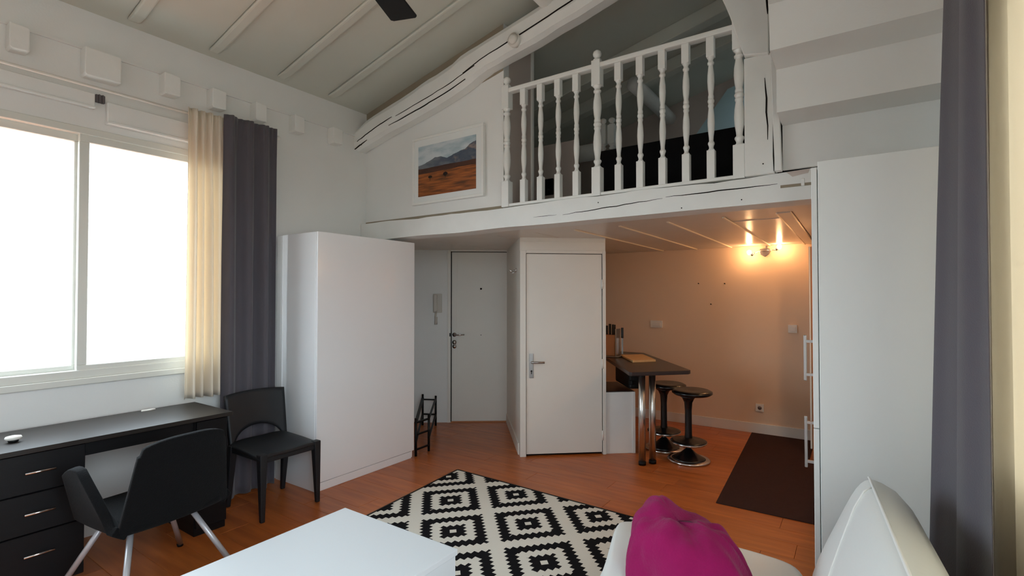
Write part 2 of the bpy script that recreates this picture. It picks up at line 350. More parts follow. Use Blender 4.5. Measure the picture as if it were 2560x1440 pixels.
MB().box(3.75, 6.1, .423, .431, 2.046, 2.058, .002, 1).build('batten', 'kstrip', kc)

# diagonal entrance wall + door
def frame2(p0, p1):
    p0 = Vector((*p0, 0)); d = (Vector((*p1, 0))-p0).normalized(); n = Vector((-d.y, d.x, 0)); return p0, d, n
E0, Ed, En = frame2((5.03, 3.385), (4.577, 4.012))      # along: toward upper left; normal En
if En.dot(Vector((-1, -1, 0))) < 0: En = -En
def dbox(mb, o, d, n, a0, a1, n0, n1, z0, z1, bev=0):
    b2 = bmesh.new(); v = [b2.verts.new(o+d*a+n*b+Vector((0, 0, z))) for a in (a0, a1) for b in (n0, n1) for z in (z0, z1)]
    for f in ((0, 1, 3, 2), (4, 6, 7, 5), (0, 4, 5, 1), (2, 3, 7, 6), (0, 2, 6, 4), (1, 5, 7, 3)): b2.faces.new([v[i] for i in f])
    mb._merge(b2, bev, 2); return mb
DW0, DW1, DH = .03, .775, 2.055
mb = MB(); dbox(mb, E0, Ed, En, -.1, DW0-.03, -.15, 0, 0, 2.075); dbox(mb, E0, Ed, En, DW1+.03, 1.95, -.15, 0, 0, 2.075); dbox(mb, E0, Ed, En, DW0-.03, DW1+.03, -.15, 0, DH+.004, 2.075)
struct(mb.build('wall_entrance', 'wall'), 'white angled wall around the entrance door')
d1 = thing('door_1', 'closed cream entrance door with lever handle and peephole', None, E0+Ed*.4, kind='structure')
mb = MB(); dbox(mb, E0, Ed, En, DW0+.006, DW1-.018, -.055, -.012, .012, DH-.02, .002); mb.build('leaf', 'door', d1)
mb = MB(); dbox(mb, E0, Ed, En, DW1-.088, DW1-.02, -.014, -.006, .02, DH-.03, .001); mb.build('edge_strip', 'door', d1)
mb = MB(); dbox(mb, E0, Ed, En, DW0-.03, DW0, -.1, .012, 0, DH+.004); dbox(mb, E0, Ed, En, DW1-.01, DW1+.03, -.1, .014, 0, DH+.004, .003); dbox(mb, E0, Ed, En, DW0-.03, DW1+.03, -.1, .010, DH-.012, DH+.03, .003); mb.build('frame', 'door', d1)
mb = MB(); dbox(mb, E0, Ed, En, DW1-.016, DW1-.010, -.06, .0145, .01, DH-.012); dbox(mb, E0, Ed, En, DW0, DW1-.01, -.06, -.03, DH-.02, DH-.012); mb.build('gap', 'dark', d1)
mb = MB(); dbox(mb, E0, Ed, En, DW0, DW1-.01, -.06, 0, 0, .012); mb.build('threshold', 'block', d1)
def ep(a, n_, z): return E0+Ed*a+En*n_+Vector((0, 0, z))
hz = 1.045
mb = MB(); mb.tube([ep(.722, -.01, hz), ep(.722, .002, hz)], .025, 16); mb.tube([ep(.722, 0, hz), ep(.722, .045, hz)], .009); mb.tube([ep(.722, .045, hz), ep(.66, .05, hz), ep(.60, .046, hz+.004)], .009); mb.build('handle', 'chrome', d1)
mb = MB(); mb.tube([ep(.722, -.01, .955), ep(.722, .008, .955)], .026, 16); mb.tube([ep(.722, -.01, .905), ep(.722, .006, .905)], .024, 16); mb.tube([ep(.722, .004, .935), ep(.722, .03, .925)], .011); mb.build('lock', 'chrome', d1)
MB().tube([ep(.405, -.012, 1.595), ep(.405, -.004, 1.595)], .012, 12).build('peephole', 'iron', d1)
MB().tube([ep(.405, -.012, 1.04), ep(.405, -.009, 1.04)], .006, 10).build('screw', 'greymetal', d1)
mb = MB(); dbox(mb, E0, Ed, En, DW1-.008, DW1+.006, .004, .017, hz-.02, hz+.02); mb.build('strike', 'iron', d1)
for z in (.2, .95, 1.68, 1.85): MB().tube([ep(DW0+.003, 0, z-.04), ep(DW0+.003, 0, z+.04)], .008).build('hinge', 'door', d1)
# intercom handset
ic = thing('intercom_phone', 'pale wall intercom handset with short hanging cord beside entrance door', 'intercom', ep(.95, 0, 1.3))
mb = MB(); dbox(mb, E0, Ed, En, .872, .975, 0, .025, 1.31, 1.535, .006); mb.build('base', 'phone', ic)
mb = MB(); dbox(mb, E0, Ed, En, .925, .968, .02, .06, 1.32, 1.525, .012); mb.build('handset', 'phone', ic)
mb = MB(); mb.tube([ep(.94, .03, 1.32), ep(.945, .03, 1.26), ep(.94, .03, 1.19)], .012); mb.tube([ep(.938, .03, 1.26), ep(.94, .03, 1.20), ep(.94, .03, 1.17)], .017); mb.build('cord', 'phone', ic)

# toilet block
F0, Fd, Fn = frame2((3.966, 2.61), (4.498, 1.978))
if Fn.dot(Vector((-1, -1, 0))) < 0: Fn = -Fn
Wd = .826; T0, T1, TH = .058, .792, 1.905
mb = MB(); dbox(mb, F0, Fd, Fn, 0, T0-.004, -.1, 0, 0, 2.062); dbox(mb, F0, Fd, Fn, T1+.004, Wd, -.1, 0, 0, 2.062); dbox(mb, F0, Fd, Fn, T0-.004, T1+.004, -.1, 0, TH+.006, 2.062)
dbox(mb, F0, Fd, Fn, 0, .08, -1.36, -.1, 0, 2.062); dbox(mb, F0, Fd, Fn, Wd-.08, Wd, -1.2, -.1, 0, 2.062)
wc = mb.build('wall_closet', 'door'); struct(wc, 'white angled closet block under the loft')
mb = MB(); dbox(mb, F0, Fd, Fn, -.012, 0, -1.3, -.06, 0, .11, .003); struct(mb.build('baseboard_closet', 'pl'), 'baseboard along the closet side')
d2 = thing('door_2', 'plain white closet door with steel lever and keyhole plate', None, F0+Fd*.42, kind='structure')
mb = MB(); dbox(mb, F0, Fd, Fn, T0+.004, T1-.003, -.045, .002, .022, TH, .002); mb.build('leaf', 'door', d2)
mb = MB()
dbox(mb, F0, Fd, Fn, .0, T0-.001, -.02, .014, 0, TH+.03, .003); dbox(mb, F0, Fd, Fn, T1+.004, Wd, -.02, .014, 0, TH+.03, .003); dbox(mb, F0, Fd, Fn, T0-.001, T1+.004, -.02, .012, TH+.008, TH+.035, .003)
mb.build('frame', 'door', d2)
mb = MB(); dbox(mb, F0, Fd, Fn, T0-.004, T0+.004, -.03, -.012, .0, TH+.008); dbox(mb, F0, Fd, Fn, T0-.004, T1+.004, -.03, -.014, TH, TH+.008); dbox(mb, F0, Fd, Fn, T0, T1, -.06, -.03, 0, .022); mb.build('gap', 'dark', d2)
mb = MB(); dbox(mb, F0, Fd, Fn, 0, Wd, -.02, .006, TH+.115, TH+.118); mb.build('joint', 'door', d2)
def fp(a, n_, z): return F0+Fd*a+Fn*n_+Vector((0, 0, z))
mb = MB(); dbox(mb, F0, Fd, Fn, .088, .128, .002, .010, .735, .965, .004); pl = mb.build('lock_plate', 'steel', d2)
mb = MB(); mb.tube([fp(.108, .008, .80), fp(.108, .0105, .80)], .009, 10); dbox(mb, F0, Fd, Fn, .104, .112, .009, .0107, .772, .80); mb.build('keyhole', 'iron', pl)
mb = MB(); mb.tube([fp(.108, .008, .885), fp(.108, .05, .885)], .010); mb.tube([fp(.103, .052, .885), fp(.16, .054, .885), fp(.225, .052, .884)], .010); mb.build('handle', 'steel', d2)
for z in (.18, .86, 1.62): MB().tube([fp(T1+.002, .008, z-.045), fp(T1+.002, .008, z+.045)], .009).build('hinge', 'door', d2)
hk = thing('coat_hook', 'small chrome coat hook beside the closet corner', 'hook', fp(0, -.28, 1.76))
mb = MB(); mb.tube([fp(.0, -.28, 1.765), fp(-.012, -.28, 1.765)], .022, 12); mb.build('plate', 'chrome', hk)
mb = MB(); mb.tube([fp(-.01, -.28, 1.765), fp(-.06, -.28, 1.755), fp(-.07, -.28, 1.775)], .008); mb.tube([fp(-.01, -.28, 1.745), fp(-.045, -.28, 1.735)], .006); mb.build('peg', 'chrome', hk)
# alcove wall beyond window wall under the loft (seen beside wardrobe)
struct(MB().box(3.4, 6.3, 5.0, 5.15, 0, 2.2).box(3.45, 3.62, 4.19, 5.15, 0, 2.2).build('wall_alcove', 'wall'), 'white wall closing the entry alcove')

# ---------------------------------------------------------------- loft edge: beam, partition, rafter, post
random.seed(3)
lb = thing('loft_beam', 'long white rough-hewn beam carrying the loft floor', 'beam', (3.3, 1.8, 2.04))
def hewn(pts_top, pts_bot, x0, x1, sub=6):
    """irregular beam in the YZ plane"""
    return pts_top+pts_bot[::-1]
top = []; bot = []; n = 46
for k in range(n+1):
    y = 3.975-(3.975-RY)*k/n
    top.append((y, 2.202+.018*noise.noise((y*2.2, 1.3, 0))+.008*noise.noise((y*8, 3, 0)))); bot.append((y, 2.040+.008*noise.noise((y*2.0, 7, 0))))
MB().prism(top+bot[::-1], 3.225, 3.42, 'x', 0).build('timber', 'beam', lb)
def crack(parent, x, pts, wd):
    """thin dark split following (y,z) points on a face at x"""
    V = []; F = []
    for i, (y, z) in enumerate(pts):
        t = wd*(.25+.75*math.sin(pi*min(1, max(0, i/(len(pts)-1)))))
        for dx in (-.0006, .01): V += [(x+dx, y, z-t/2), (x+dx, y, z+t/2)]
    for i in range(len(pts)-1):
        a = 4*i; b = a+4
        F += [(a, a+1, b+1, b), (a+1, a+3, b+3, b+1), (a+2, a, b, b+2)]
    mb = MB(); mb._add(V, F); return mb.build('crack', 'dark', parent)
def wig(p, q, n, amp, seed): return [(p[0]+(q[0]-p[0])*i/n, p[1]+(q[1]-p[1])*i/n+amp*noise.noise((i*.7, seed, 0))) for i in range(n+1)]
crack(lb, 3.2245, wig((1.75, 2.095), (1.02, 2.135), 14, .008, 2), .006)
crack(lb, 3.2245, wig((1.0, 2.14), (.36, 2.145), 12, .006, 5), .007)
crack(lb, 3.2245, wig((2.0, 2.10), (1.8, 2.10), 6, .003, 8), .003)
for y, z in ((1.47, 2.155), (.55, 2.075), (.9, 2.06)): MB().tube([(3.224, y, z), (3.23, y, z)], .004, 8).build('nail_hole', 'dark', lb)
# recess in the beam, its shaded bottom painted as a tan strip
MB().box(3.2235, 3.24, .10, .345, 2.118, 2.134).build('mortise_shade', 'tan', lb)
MB().box(3.2238, 3.232, .10, .345, 2.134, 2.168).build('mortise_lip', 'beam', lb)
MB().box(3.2195, 3.23, .225, .243, 2.118, 2.160, .003, 1).build('peg', 'beam', lb)
MB().prism([(.315, 2.205), (.20, 2.21), (.21, 2.188), (.285, 2.176)], 3.2225, 3.235, 'x').build('chip', 'loftwall', lb)
# partition with picture
pt = MB().prism([(2.318, 2.19), (3.98, 2.19), (3.98, roof(3.98)), (2.318, roof(2.318))], 3.285, 3.36, 'x').build('wall_partition', 'wall'); struct(pt, 'white loft partition holding the picture')
MB().prism([(2.40, 3.30), (3.97, 2.96), (3.97, roof(3.97)-.002), (2.32, roof(2.32)-.002), (2.32, 3.32)], 3.281, 3.2855, 'x').build('gap_shade_strip', 'tan', pt)  # thin tan sheet painting the shaded gap between rafter and ceiling
MB().box(3.281, 3.286, 2.322, 3.975, 2.19, 2.229).build('gap_shade_strip', 'tan', pt)  # thin tan strip painting the shadow line above the beam
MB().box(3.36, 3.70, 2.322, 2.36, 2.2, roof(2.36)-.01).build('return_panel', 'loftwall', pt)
MB().box(3.70, 3.73, 2.305, 2.36, 2.2, roof(2.36)-.01, .003, 1).build('end_post', 'paint', pt)
# principal rafter
ra = thing('roof_rafter', 'massive crooked white rafter rising across the loft opening', 'beam', (3.2, 3.9, 2.9))
tops = [(4.0, 3.10), (3.86, 3.165), (3.75, 3.20), (3.4, 3.275), (2.95, 3.395), (2.78, 3.43), (2.66, 3.485), (2.3, 3.56), (2.05, 3.615), (1.5, 3.745), (.9, 3.88), (.45, 3.98)]
bots = [(4.0, 2.905), (3.62, 3.0), (3.3, 3.06), (2.95, 3.135), (2.7, 3.20), (2.45, 3.30), (2.2, 3.355), (1.96, 3.40), (1.45, 3.525), (.9, 3.66), (.45, 3.76)]
def resamp(P, n, amp, sd):
    out = []
    for k in range(n+1):
        y = P[0][0]+(P[-1][0]-P[0][0])*k/n
        for (a, za), (b, zb) in zip(P[:-1], P[1:]):
            if b-1e-6 <= y <= a+1e-6: out.append((y, za+(zb-za)*(a-y)/(a-b)+amp*noise.noise((y*6, sd, 0)))); break
    return out
TP = resamp(tops, 40, .010, 4); BP = resamp(bots, 40, .006, 9)
# main face + chamfered lower splinter: sections along the timber
def rsec(k, j):
    (yt, zt), (yb, zb) = TP[k], BP[k]; h = zt-zb
    prof = [(3.15, .08), (3.135, .35), (3.14, .8), (3.165, 1), (3.28, .98), (3.28, .02), (3.19, 0)]
    x, f = prof[j]; return (x+.006*noise.noise((yt*5, j, 2)), yb, zb+h*f)
V = [rsec(k, j) for k in range(41) for j in range(7)]; F = [(k*7+j, (k+1)*7+j, (k+1)*7+(j+1) % 7, k*7+(j+1) % 7) for k in range(40) for j in range(7)]
F += [tuple(range(7)), tuple(range(40*7, 41*7))]
mb = MB(); mb._add(V, F, False); mb.build('timber', 'beam', ra)
def rz_(y, f):
    t = (BP[0][0]-y)/(BP[0][0]-BP[-1][0])*40; k = min(39, max(0, int(t))); a_ = t-k; g_ = lambda i: BP[i][1]+(TP[i][1]-BP[i][1])*f
    return g_(k)*(1-a_)+g_(k+1)*a_
def rcrack(y0, y1, f0, f1, wd, x=3.130, sd=1):
    n = 16; crack(ra, x, [(y0+(y1-y0)*i/n, rz_(y0+(y1-y0)*i/n, f0+(f1-f0)*i/n)+.004*noise.noise((i*.6, sd, 0))) for i in range(n+1)], wd)
rcrack(3.93, 3.45, .30, .42, .008, 3.1315, 1); rcrack(2.62, 1.2, .33, .48, .010, 3.1325, 2); rcrack(4.0, 3.8, .06, .12, .007, 3.143, 3); rcrack(3.5, 2.6, .17, .12, .006, 3.1395, 4); rcrack(3.4, 2.5, .36, .30, .0035, 3.131, 6)
# log purlin
pu = MB()
pu.tube([(x, 1.84+.015*noise.noise((x, 1, 1)), 3.685+.012*noise.noise((x, 5, 2))) for x in [-1.45+.3*i for i in range(17)]], .075, 14)
tag(pu.build('roof_purlin', 'beam'), 'round white log purlin running under the sloping ceiling', 'beam')
tag(MB().tube([(x, 1.84+.015*noise.noise((x, 1, 1)), 3.665+.012*noise.noise((x, 5, 2))) for x in [4.9+.25*i for i in range(6)]], .075, 14).build('roof_purlin', 'beam'), 'short round log purlin deep inside the dark loft', 'beam')
# post with jowl
po = thing('roof_post', 'cracked white timber post at the right end of the railing', 'post', (3.22, .45, 2.2))
MB().box(3.2, 3.34, .372, .528, 2.205, 2.90, .006, 2).build('timber', 'loftwall', po).data.materials[0] = M['beam']
MB().prism([(.393, 2.885), (.524, 2.91), (.553, 3.0), (.573, 3.075), (.597, 3.16), (.641, 3.288), (.70, 3.44), (.78, 3.62), (.88, 3.80), (.97, 3.96), (.97, roof(.97)), (.385, roof(.385))], 3.17, 3.335, 'x', .005, 1).build('jowl', 'beam', po)
crack(po, 3.1995, [(.415, 2.78), (.413, 2.7), (.408, 2.62), (.41, 2.55), (.404, 2.46), (.405, 2.4)], .001)
def vcrack(parent, x, pts, wd):
    V = []; F = []
    for i, (y, z) in enumerate(pts):
        t = wd*(.3+.7*math.sin(pi*i/(len(pts)-1)))
        for dx in (-.0008, .01): V += [(x+dx, y-t/2, z), (x+dx, y+t/2, z)]
    for i in range(len(pts)-1):
        a = 4*i; b = a+4; F += [(a, a+1, b+1, b), (a+1, a+3, b+3, b+1), (a+2, a, b, b+2)]
    mb = MB(); mb._add(V, F); return mb.build('crack', 'dark', parent)
vcrack(po, 3.199, [(.418, 2.76), (.414, 2.7), (.409, 2.64), (.411, 2.56), (.404, 2.48), (.405, 2.40)], .009)
vcrack(po, 3.199, [(.384, 2.90), (.380, 2.82), (.378, 2.75), (.374, 2.68)], .010)
vcrack(po, 3.199, [(.376, 2.5), (.375, 2.4), (.376, 2.3), (.375, 2.215)], .008)
vcrack(po, 3.1695, [(.402, 3.24), (.400, 3.2), (.397, 3.15), (.396, 3.11)], .012)
MB().tube([(3.199, .43, 2.265), (3.205, .43, 2.265)], .004, 8).build('nail_hole', 'dark', po)
# round fitting under rafter
sd_ = thing('smoke_detector', 'round white fitting fixed under the crooked rafter', 'detector', (3.2, 2.11, 3.42))
mb = MB(); mb.tube([(3.165, 2.11, 3.44), (3.115, 2.11, 3.44)], .052, 20); mb.build('body', 'pl', sd_)
mb = MB(); mb.tube([(3.118, 2.11, 3.44), (3.09, 2.11, 3.437)], .045, 20, .025); mb.build('cap', 'pl', sd_)

# ---------------------------------------------------------------- railing
rl = thing('loft_railing', 'white turned wooden balustrade along the loft edge', 'railing', (3.25, 1.4, 2.21))
def turned(name, y, z0, z1, hw, levels, prof, finial=False, x=3.262, parent=rl, mt='paint'):
    """square ends with a lathed middle. levels=(zb top of lower block, zt bottom of upper block)"""
    mb = MB(); zb, zt = levels
    mb.box(x-hw, x+hw, y-hw, y+hw, z0, zb, .004, 2); mb.box(x-hw, x+hw, y-hw, y+hw, zt, z1, .004, 2)
    mb.lathe([(r*hw, zb+(zt-zb)*t) for t, r in prof], (x, y, 0), 20)
    if finial:
        mb.lathe([(hw*1.0, z1-.002), (hw*.85, z1+.012), (hw*.42, z1+.018), (hw*.5, z1+.024), (hw*.85, z1+.036), (hw*.95, z1+.05), (hw*.8, z1+.066), (hw*.4, z1+.076), (.002, z1+.078)], (x, y, 0), 20)
    return mb.build(name, mt, parent)
PROF = [(-.01, .96), (.0, .9), (.025, .55), (.045, .62), (.07, .85), (.085, .8), (.1, .55), (.14, .6), (.22, .82), (.3, .9), (.38, .82), (.46, .6), (.475, .75), (.49, .75), (.5, .62), (.51, .72), (.53, .86), (.55, .72), (.555, .62), (.565, .74), (.585, .72), (.6, .6), (.66, .78), (.74, .9), (.82, .84), (.9, .6), (.92, .56), (.925, .8), (.945, .84), (.955, .62), (.975, .6), (1.0, .92), (1.01, .97)]
BY = [2.109, 1.957, 1.805, 1.655, 1.332, 1.179, 1.029, .878, .727]
b0 = turned('baluster', BY[0], 2.228, 3.108, .0235, (2.405, 2.985), PROF)
for y in BY[1:]:
    c = b0.copy(); COL.objects.link(c); c.location = (0, y-BY[0], 0)
nw = turned('newel_post', 2.268, 2.205, 3.165, .033, (2.41, 2.985), PROF, True)
for y in (1.491, .565):
    c = nw.copy(); COL.objects.link(c); c.location = (0, y-2.268, 0)
MB().box(3.232, 3.292, .53, 2.26, 3.108, 3.142, .008, 2).build('handrail', 'paint', rl)
MB().box(3.238, 3.286, .53, 2.26, 2.208, 2.23, .004, 1).build('bottom_rail', 'paint', rl)

# ---------------------------------------------------------------- stair going up on the right (seen from below)
st = thing('white_staircase', 'underside of a white boxed staircase above the tall cabinet', 'stairs', (2.9, 0, 2.22))
z = 2.215; x = 3.2
for k in range(8):
    zn = 2.465+.225*k
    MB().box(x, x+.025, RY+.004, .33, z, zn+.03).build('riser', 'wall', st)
    MB().box(x-.225, x-.0005, RY+.004, .33, zn, zn+.03).build('tread', 'wall', st)
    z = zn; x -= .25
MB().prism([(.330, 2.205), (.365, 2.205), (.398, 3.4), (.43, roof(.43)), (.363, roof(.363)), (.36, 3.4)], 3.155, 3.2, 'x', .003, 1).build('stringer', 'paint', st)

# ---------------------------------------------------------------- loft contents
sf = thing('black_sofa', 'black sofa standing behind the loft balusters', 'sofa', (4.0, 1.0, 2.2))
MB().prism([(.2, 2.205), (1.90, 2.205), (1.77, 2.725), (.2, 2.735)], 3.9, 4.12, 'x', .02, 3).build('backrest', 'sofa_black', sf)
MB().box(4.12, 4.8, .2, 1.85, 2.3, 2.52, .04, 3).build('seat', 'sofa_black', sf)
for x_, y_ in ((3.98, .3), (3.98, 1.75), (4.72, .3), (4.72, 1.75)): MB().tube([(x_, y_, 2.2), (x_, y_, 2.32)], .02).build('leg', 'iron', sf)
sr = thing('stair_balustrade', 'small white newel pair and sloping rail deep in the loft', 'railing', (4.75, 2.05, 2.2))
sr_n = turned('newel_post', 2.085, 2.2, 3.22, .036, (2.42, 3.03), PROF, True, 4.7, sr)
c = sr_n.copy(); COL.objects.link(c); c.location = (.02, -.085, .0)
MB().bar((4.75, 2.0, 3.05), (5.9, 1.95, 2.75), .045, .05, .006).build('handrail', 'paint', sr)
MB().bar((4.75, 2.0, 2.45), (5.9, 1.95, 2.2), .045, .05, .006).build('bottom_rail', 'paint', sr)
for t in (.15, .3, .45, .6, .75): MB().bar((4.75+1.15*t, 2.0-.05*t, 2.47-.25*t), (4.75+1.15*t, 2.0-.05*t, 3.04-.3*t), .03, .03, .003).build('baluster', 'paint', sr)
tag(MB().tube([(4.95, y_, 3.06+.03*noise.noise((y_*2, 1, 0))) for y_ in [4.02-.25*i for i in range(8)]], .09, 14).build('tie_log', 'beam'), 'pale round log crossing the left of the loft', 'beam')
rc = thing('loft_coat_peg', 'small black wall peg low behind the left balusters', 'peg', (4.2, 2.45, 2.5))
MB().box(4.28, 4.30, 2.43, 2.53, 2.50, 2.66, .004, 1).build('plate', 'iron', rc)
MB().tube([(4.28, 2.48, 2.55), (4.22, 2.44, 2.52)], .012).build('peg', 'iron', rc)
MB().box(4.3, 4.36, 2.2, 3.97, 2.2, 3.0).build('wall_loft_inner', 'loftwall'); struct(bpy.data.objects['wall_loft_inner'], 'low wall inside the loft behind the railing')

# picture
pc = thing('framed_picture', 'white framed landscape print of hills and a rust plain', 'picture', (3.27, 2.905, 2.32))
Y0, Y1, Z0, Z1 = 2.497, 3.312, 2.325, 2.925
for (a, b, c_, d_) in ((Y0, Y1, Z0, Z0+.022), (Y0, Y1, Z1-.022, Z1), (Y0, Y0+.022, Z0+.022, Z1-.022), (Y1-.022, Y1, Z0+.022, Z1-.022)): MB().box(3.25, 3.284, a, b, c_, d_, .002, 1).build('frame_rail', 'paint', pc)
MB().box(3.262, 3.282, Y0+.015, Y1-.015, Z0+.015, Z1-.015).build('mount', 'satin', pc)
ph = MB().box(-.002, 0, -.66, 0, 0, .45).build('print', 'pic', pc, off=(3.2615-3.27, 3.24-2.905, 2.375+.02-2.32))

# ---------------------------------------------------------------- window (left wall)
wn = thing('window_1', 'wide white sliding window blown out by daylight', None, (.5, WY, 1.0), kind='structure')
y0, y1 = WY-.012, WY+.10
MB().box(OX0, OX1, y0, y1, .995, 1.045, .003, 1).box(OX0, OX1, y0, y1, 2.515, 2.56, .003, 1).box(OX0, OX0+.05, y0, y1, 1.045, 2.515).box(OX1-.05, OX1, y0, y1, 1.045, 2.515).build('frame', 'alu', wn)
def sash(x0, x1, ya, yb, nm):
    s = MB().box(x0, x1, ya, yb, 1.03, 1.075, .003, 1).box(x0, x1, ya, yb, 2.47, 2.53, .003, 1).box(x0, x0+.052, ya, yb, 1.075, 2.47, .003, 1).box(x1-.052, x1, ya, yb, 1.075, 2.47, .003, 1).build('sash', 'alu', wn)
    MB().box(x0+.05, x1-.05, (ya+yb)/2-.003, (ya+yb)/2+.003, 1.07, 2.475).build('pane', 'glass', s)
sash(1.062, OX1-.03, WY-.005, WY+.03, 'r'); sash(-.2, 1.10, WY+.036, WY+.07, 'l'); sash(OX0+.04, -.15, WY-.005, WY+.03, 'l')
MB().box(OX0-.03, OX1+.03, WY-.03, WY, .955, .996, .004, 1).build('sill', 'alu', wn)
# shutter / blind cassettes above
tag(MB().box(-.95, 1.13, WY-.03, WY, 2.69, 2.782, .004, 1).box(-.95, 1.13, WY-.042, WY-.002, 2.684, 2.698, .002, 1).build('blind_cassette', 'wall'), 'flush white blind box above the left window pane', 'blind')
tag(MB().box(1.19, 1.95, WY-.045, WY, 2.615, 2.745, .004, 1).box(1.19, 1.95, WY-.056, WY-.002, 2.607, 2.622, .002, 1).build('blind_cassette', 'wall'), 'lower white blind box above the right window pane', 'blind')
tag(MB().box(1.135, 1.185, WY-.02, WY, 2.735, 2.785, .003, 1).box(1.15, 1.157, WY-.028, WY, 2.735, 2.785).box(1.168, 1.175, WY-.028, WY, 2.735, 2.785).build('vent_bracket', 'greymetal'), 'small grey metal bracket between the two blind boxes', 'bracket')
# rafter feet blocks
BL = [(.725, .81, 'smallest white rafter end at the far left of window wall'), (1.06, 1.245, 'largest square white rafter end above the window'), (1.49, 1.59, 'white rafter end right of the large square one'), (1.80, 1.90, 'white rafter end above the cream curtain'), (2.126, 2.215, 'white rafter end above the dark curtain'), (2.46, 2.55, 'white rafter end right of the dark curtain'), (2.84, 2.94, 'white rafter end touching the foot of the crooked rafter')]
for k, (a, b, lab) in enumerate(BL):
    lo = 2.865 if k == 1 else 2.895
    tag(MB().prism([(a, lo+.012), (a+.01, lo), (b, lo+.004), (b, 3.03), (b-.01, 3.036), (a, 3.04)], WY-.095, WY, 'y', .006, 2).build('rafter_end', 'beam'), lab, 'rafter end', 'rafter ends along the window wall')
# curtain rod and curtains
CY = 3.875
cr = thing('curtain_rod', 'thin white curtain rod above the window', 'rod', (1.0, CY, 2.78))
MB().tube([(-1.2, CY, 2.795), (2.29, CY, 2.795)], .009, 10).build('rod', 'pl', cr)
MB().lathe([(.004, 0), (.016, .006), (.02, .018), (.016, .03), (.004, .036)], (0, 0, 0), 14).build('finial', 'pl', cr, off=(2.305-1.0, 0, 2.775-2.78))
for x_ in (-.9, .62, 2.24): MB().tube([(x_, CY, 2.795), (x_, WY, 2.795)], .006, 8).build('bracket', 'pl', cr)
def curtain(name, lab, mt, p0, p1, zt, zb, folds, amp, seed, flare=.0, normal=(0, -1), thick=.003, nu=200, nv=48, skew=0):
    """hanging cloth: gathered heading at the top, deep uneven soft folds lower down; skew pushes the p0 end out towards the bottom"""
    p0, p1 = Vector(p0), Vector(p1); n = Vector(normal)
    def f(u, v):
        z = zt+(zb-zt)*v
        wu = u+.05*noise.noise((u*2.2, seed, v*.5))+.035*noise.noise((u*4.5, seed+7, v*.3))
        ph = folds*2*pi*wu+seed
        a = amp*(.5+.5*min(1, v*2.5))*(1+.55*noise.noise((u*3.1, v*.7, seed)))
        s_ = math.sin(ph); d = a*(s_*(1-.25*s_*s_)*1.2+.3*math.sin(.5*ph+seed*2))
        top = max(0, 1-v*9); d += top*.006*math.sin(folds*3.2*2*pi*u)
        q = p0.lerp(p1, .5+(u-.5)*(1+flare*v)); q = q+n*(d+skew*v*(1-u))
        zz = z+.006*noise.noise((u*9, seed, 2)) if (v > .97 or v < .03) else z
        return (q.x, q.y, zz)
    o = MB().grid(f, nu, nv).build(name, mt, recalc=False); solid(o, thick)
    return tag(o, lab, 'curtain')
curtain('sheer_curtain', 'short cream sheer curtain beside the left window', 'sheer', (1.615, CY-.035), (1.866, CY-.035), 2.825, .79, 4.6, .036, 2.2, .06, thick=.0012)
curtain('blackout_curtain', 'charcoal curtain hanging between the cream sheer and the wardrobe', 'dkcurt', (1.855, CY-.055), (2.262, CY-.055), 2.845, .02, 3.2, .034, 5.1, .0)
# right wall window + curtains
w2 = thing('window_2', 'window on the right wall behind the curtains', None, (.4, RY, .95), kind='structure')
MB().box(RX0, RX1, RY-.12, RY-.02, RZ0, RZ0+.05).box(RX0, RX1, RY-.12, RY-.02, RZ1-.05, RZ1).box(RX0, RX0+.05, RY-.12, RY-.02, RZ0, RZ1).box(RX1-.05, RX1, RY-.12, RY-.02, RZ0, RZ1).box(.45, .52, RY-.12, RY-.02, RZ0, RZ1).build('frame', 'alu', w2)
MB().box(RX0+.04, .46, RY-.073, RY-.067, RZ0+.04, RZ1-.04).build('pane', 'glass', w2)
MB().box(.51, RX1-.04, RY-.073, RY-.067, RZ0+.04, RZ1-.04).build('pane', 'glass', w2)
curtain('blackout_curtain', 'grey curtain falling beside the tall white cabinet', 'dkcurt', (2.34, -.295), (1.80, -.295), 3.0, .03, 1.6, .014, 8.6, .0, normal=(0, 1), nv=50, skew=.085)
curtain('sheer_curtain', 'cream sheer curtain at the right edge of the picture', 'sheer', (2.5, -.372), (.95, -.372), 2.88, .03, 7, .016, 3.7, .02, normal=(0, 1), thick=.0012)

# ---------------------------------------------------------------- wardrobe
wa = thing('wardrobe', 'tall glossy white wardrobe against the window wall', 'wardrobe', (2.87, 3.7, 0))
WX0, WX1, WYF, WH = 2.36, 3.395, 3.418, 2.005
MB().box(WX0, WX0+.022, WYF+.024, WY-.03, 0, WH, .002, 1).build('side_panel', 'gloss', wa)
MB().box(WX1-.022, WX1, WYF+.024, WY-.03, 0, WH, .002, 1).build('side_panel', 'gloss', wa)
MB().box(WX0+.0225, WX1-.0225, WYF+.0245, WY-.031, WH-.02, WH-.001).build('top', 'gloss', wa)
MB().box(WX0+.02, WX1-.02, WYF+.03, WY-.03, .06, .08).build('bottom', 'gloss', wa)
MB().box(WX0+.02, WX1-.02, WY-.045, WY-.031, .06, WH-.02).build('back_panel', 'satin', wa)
MB().box(WX0+.001, WX1-.001, WYF, WYF+.021, .068, WH, .003, 2).build('door', 'gloss', wa)
MB().box(WX0+.004, WX1-.03, WYF+.006, WYF+.024, 0, .062, .002, 1).build('plinth', 'gloss', wa)
MB().box(WX0-.006, WX0, WY-.10, WY-.02, .0, WH-.004, .001, 1).build('filler_strip', 'gloss', wa)

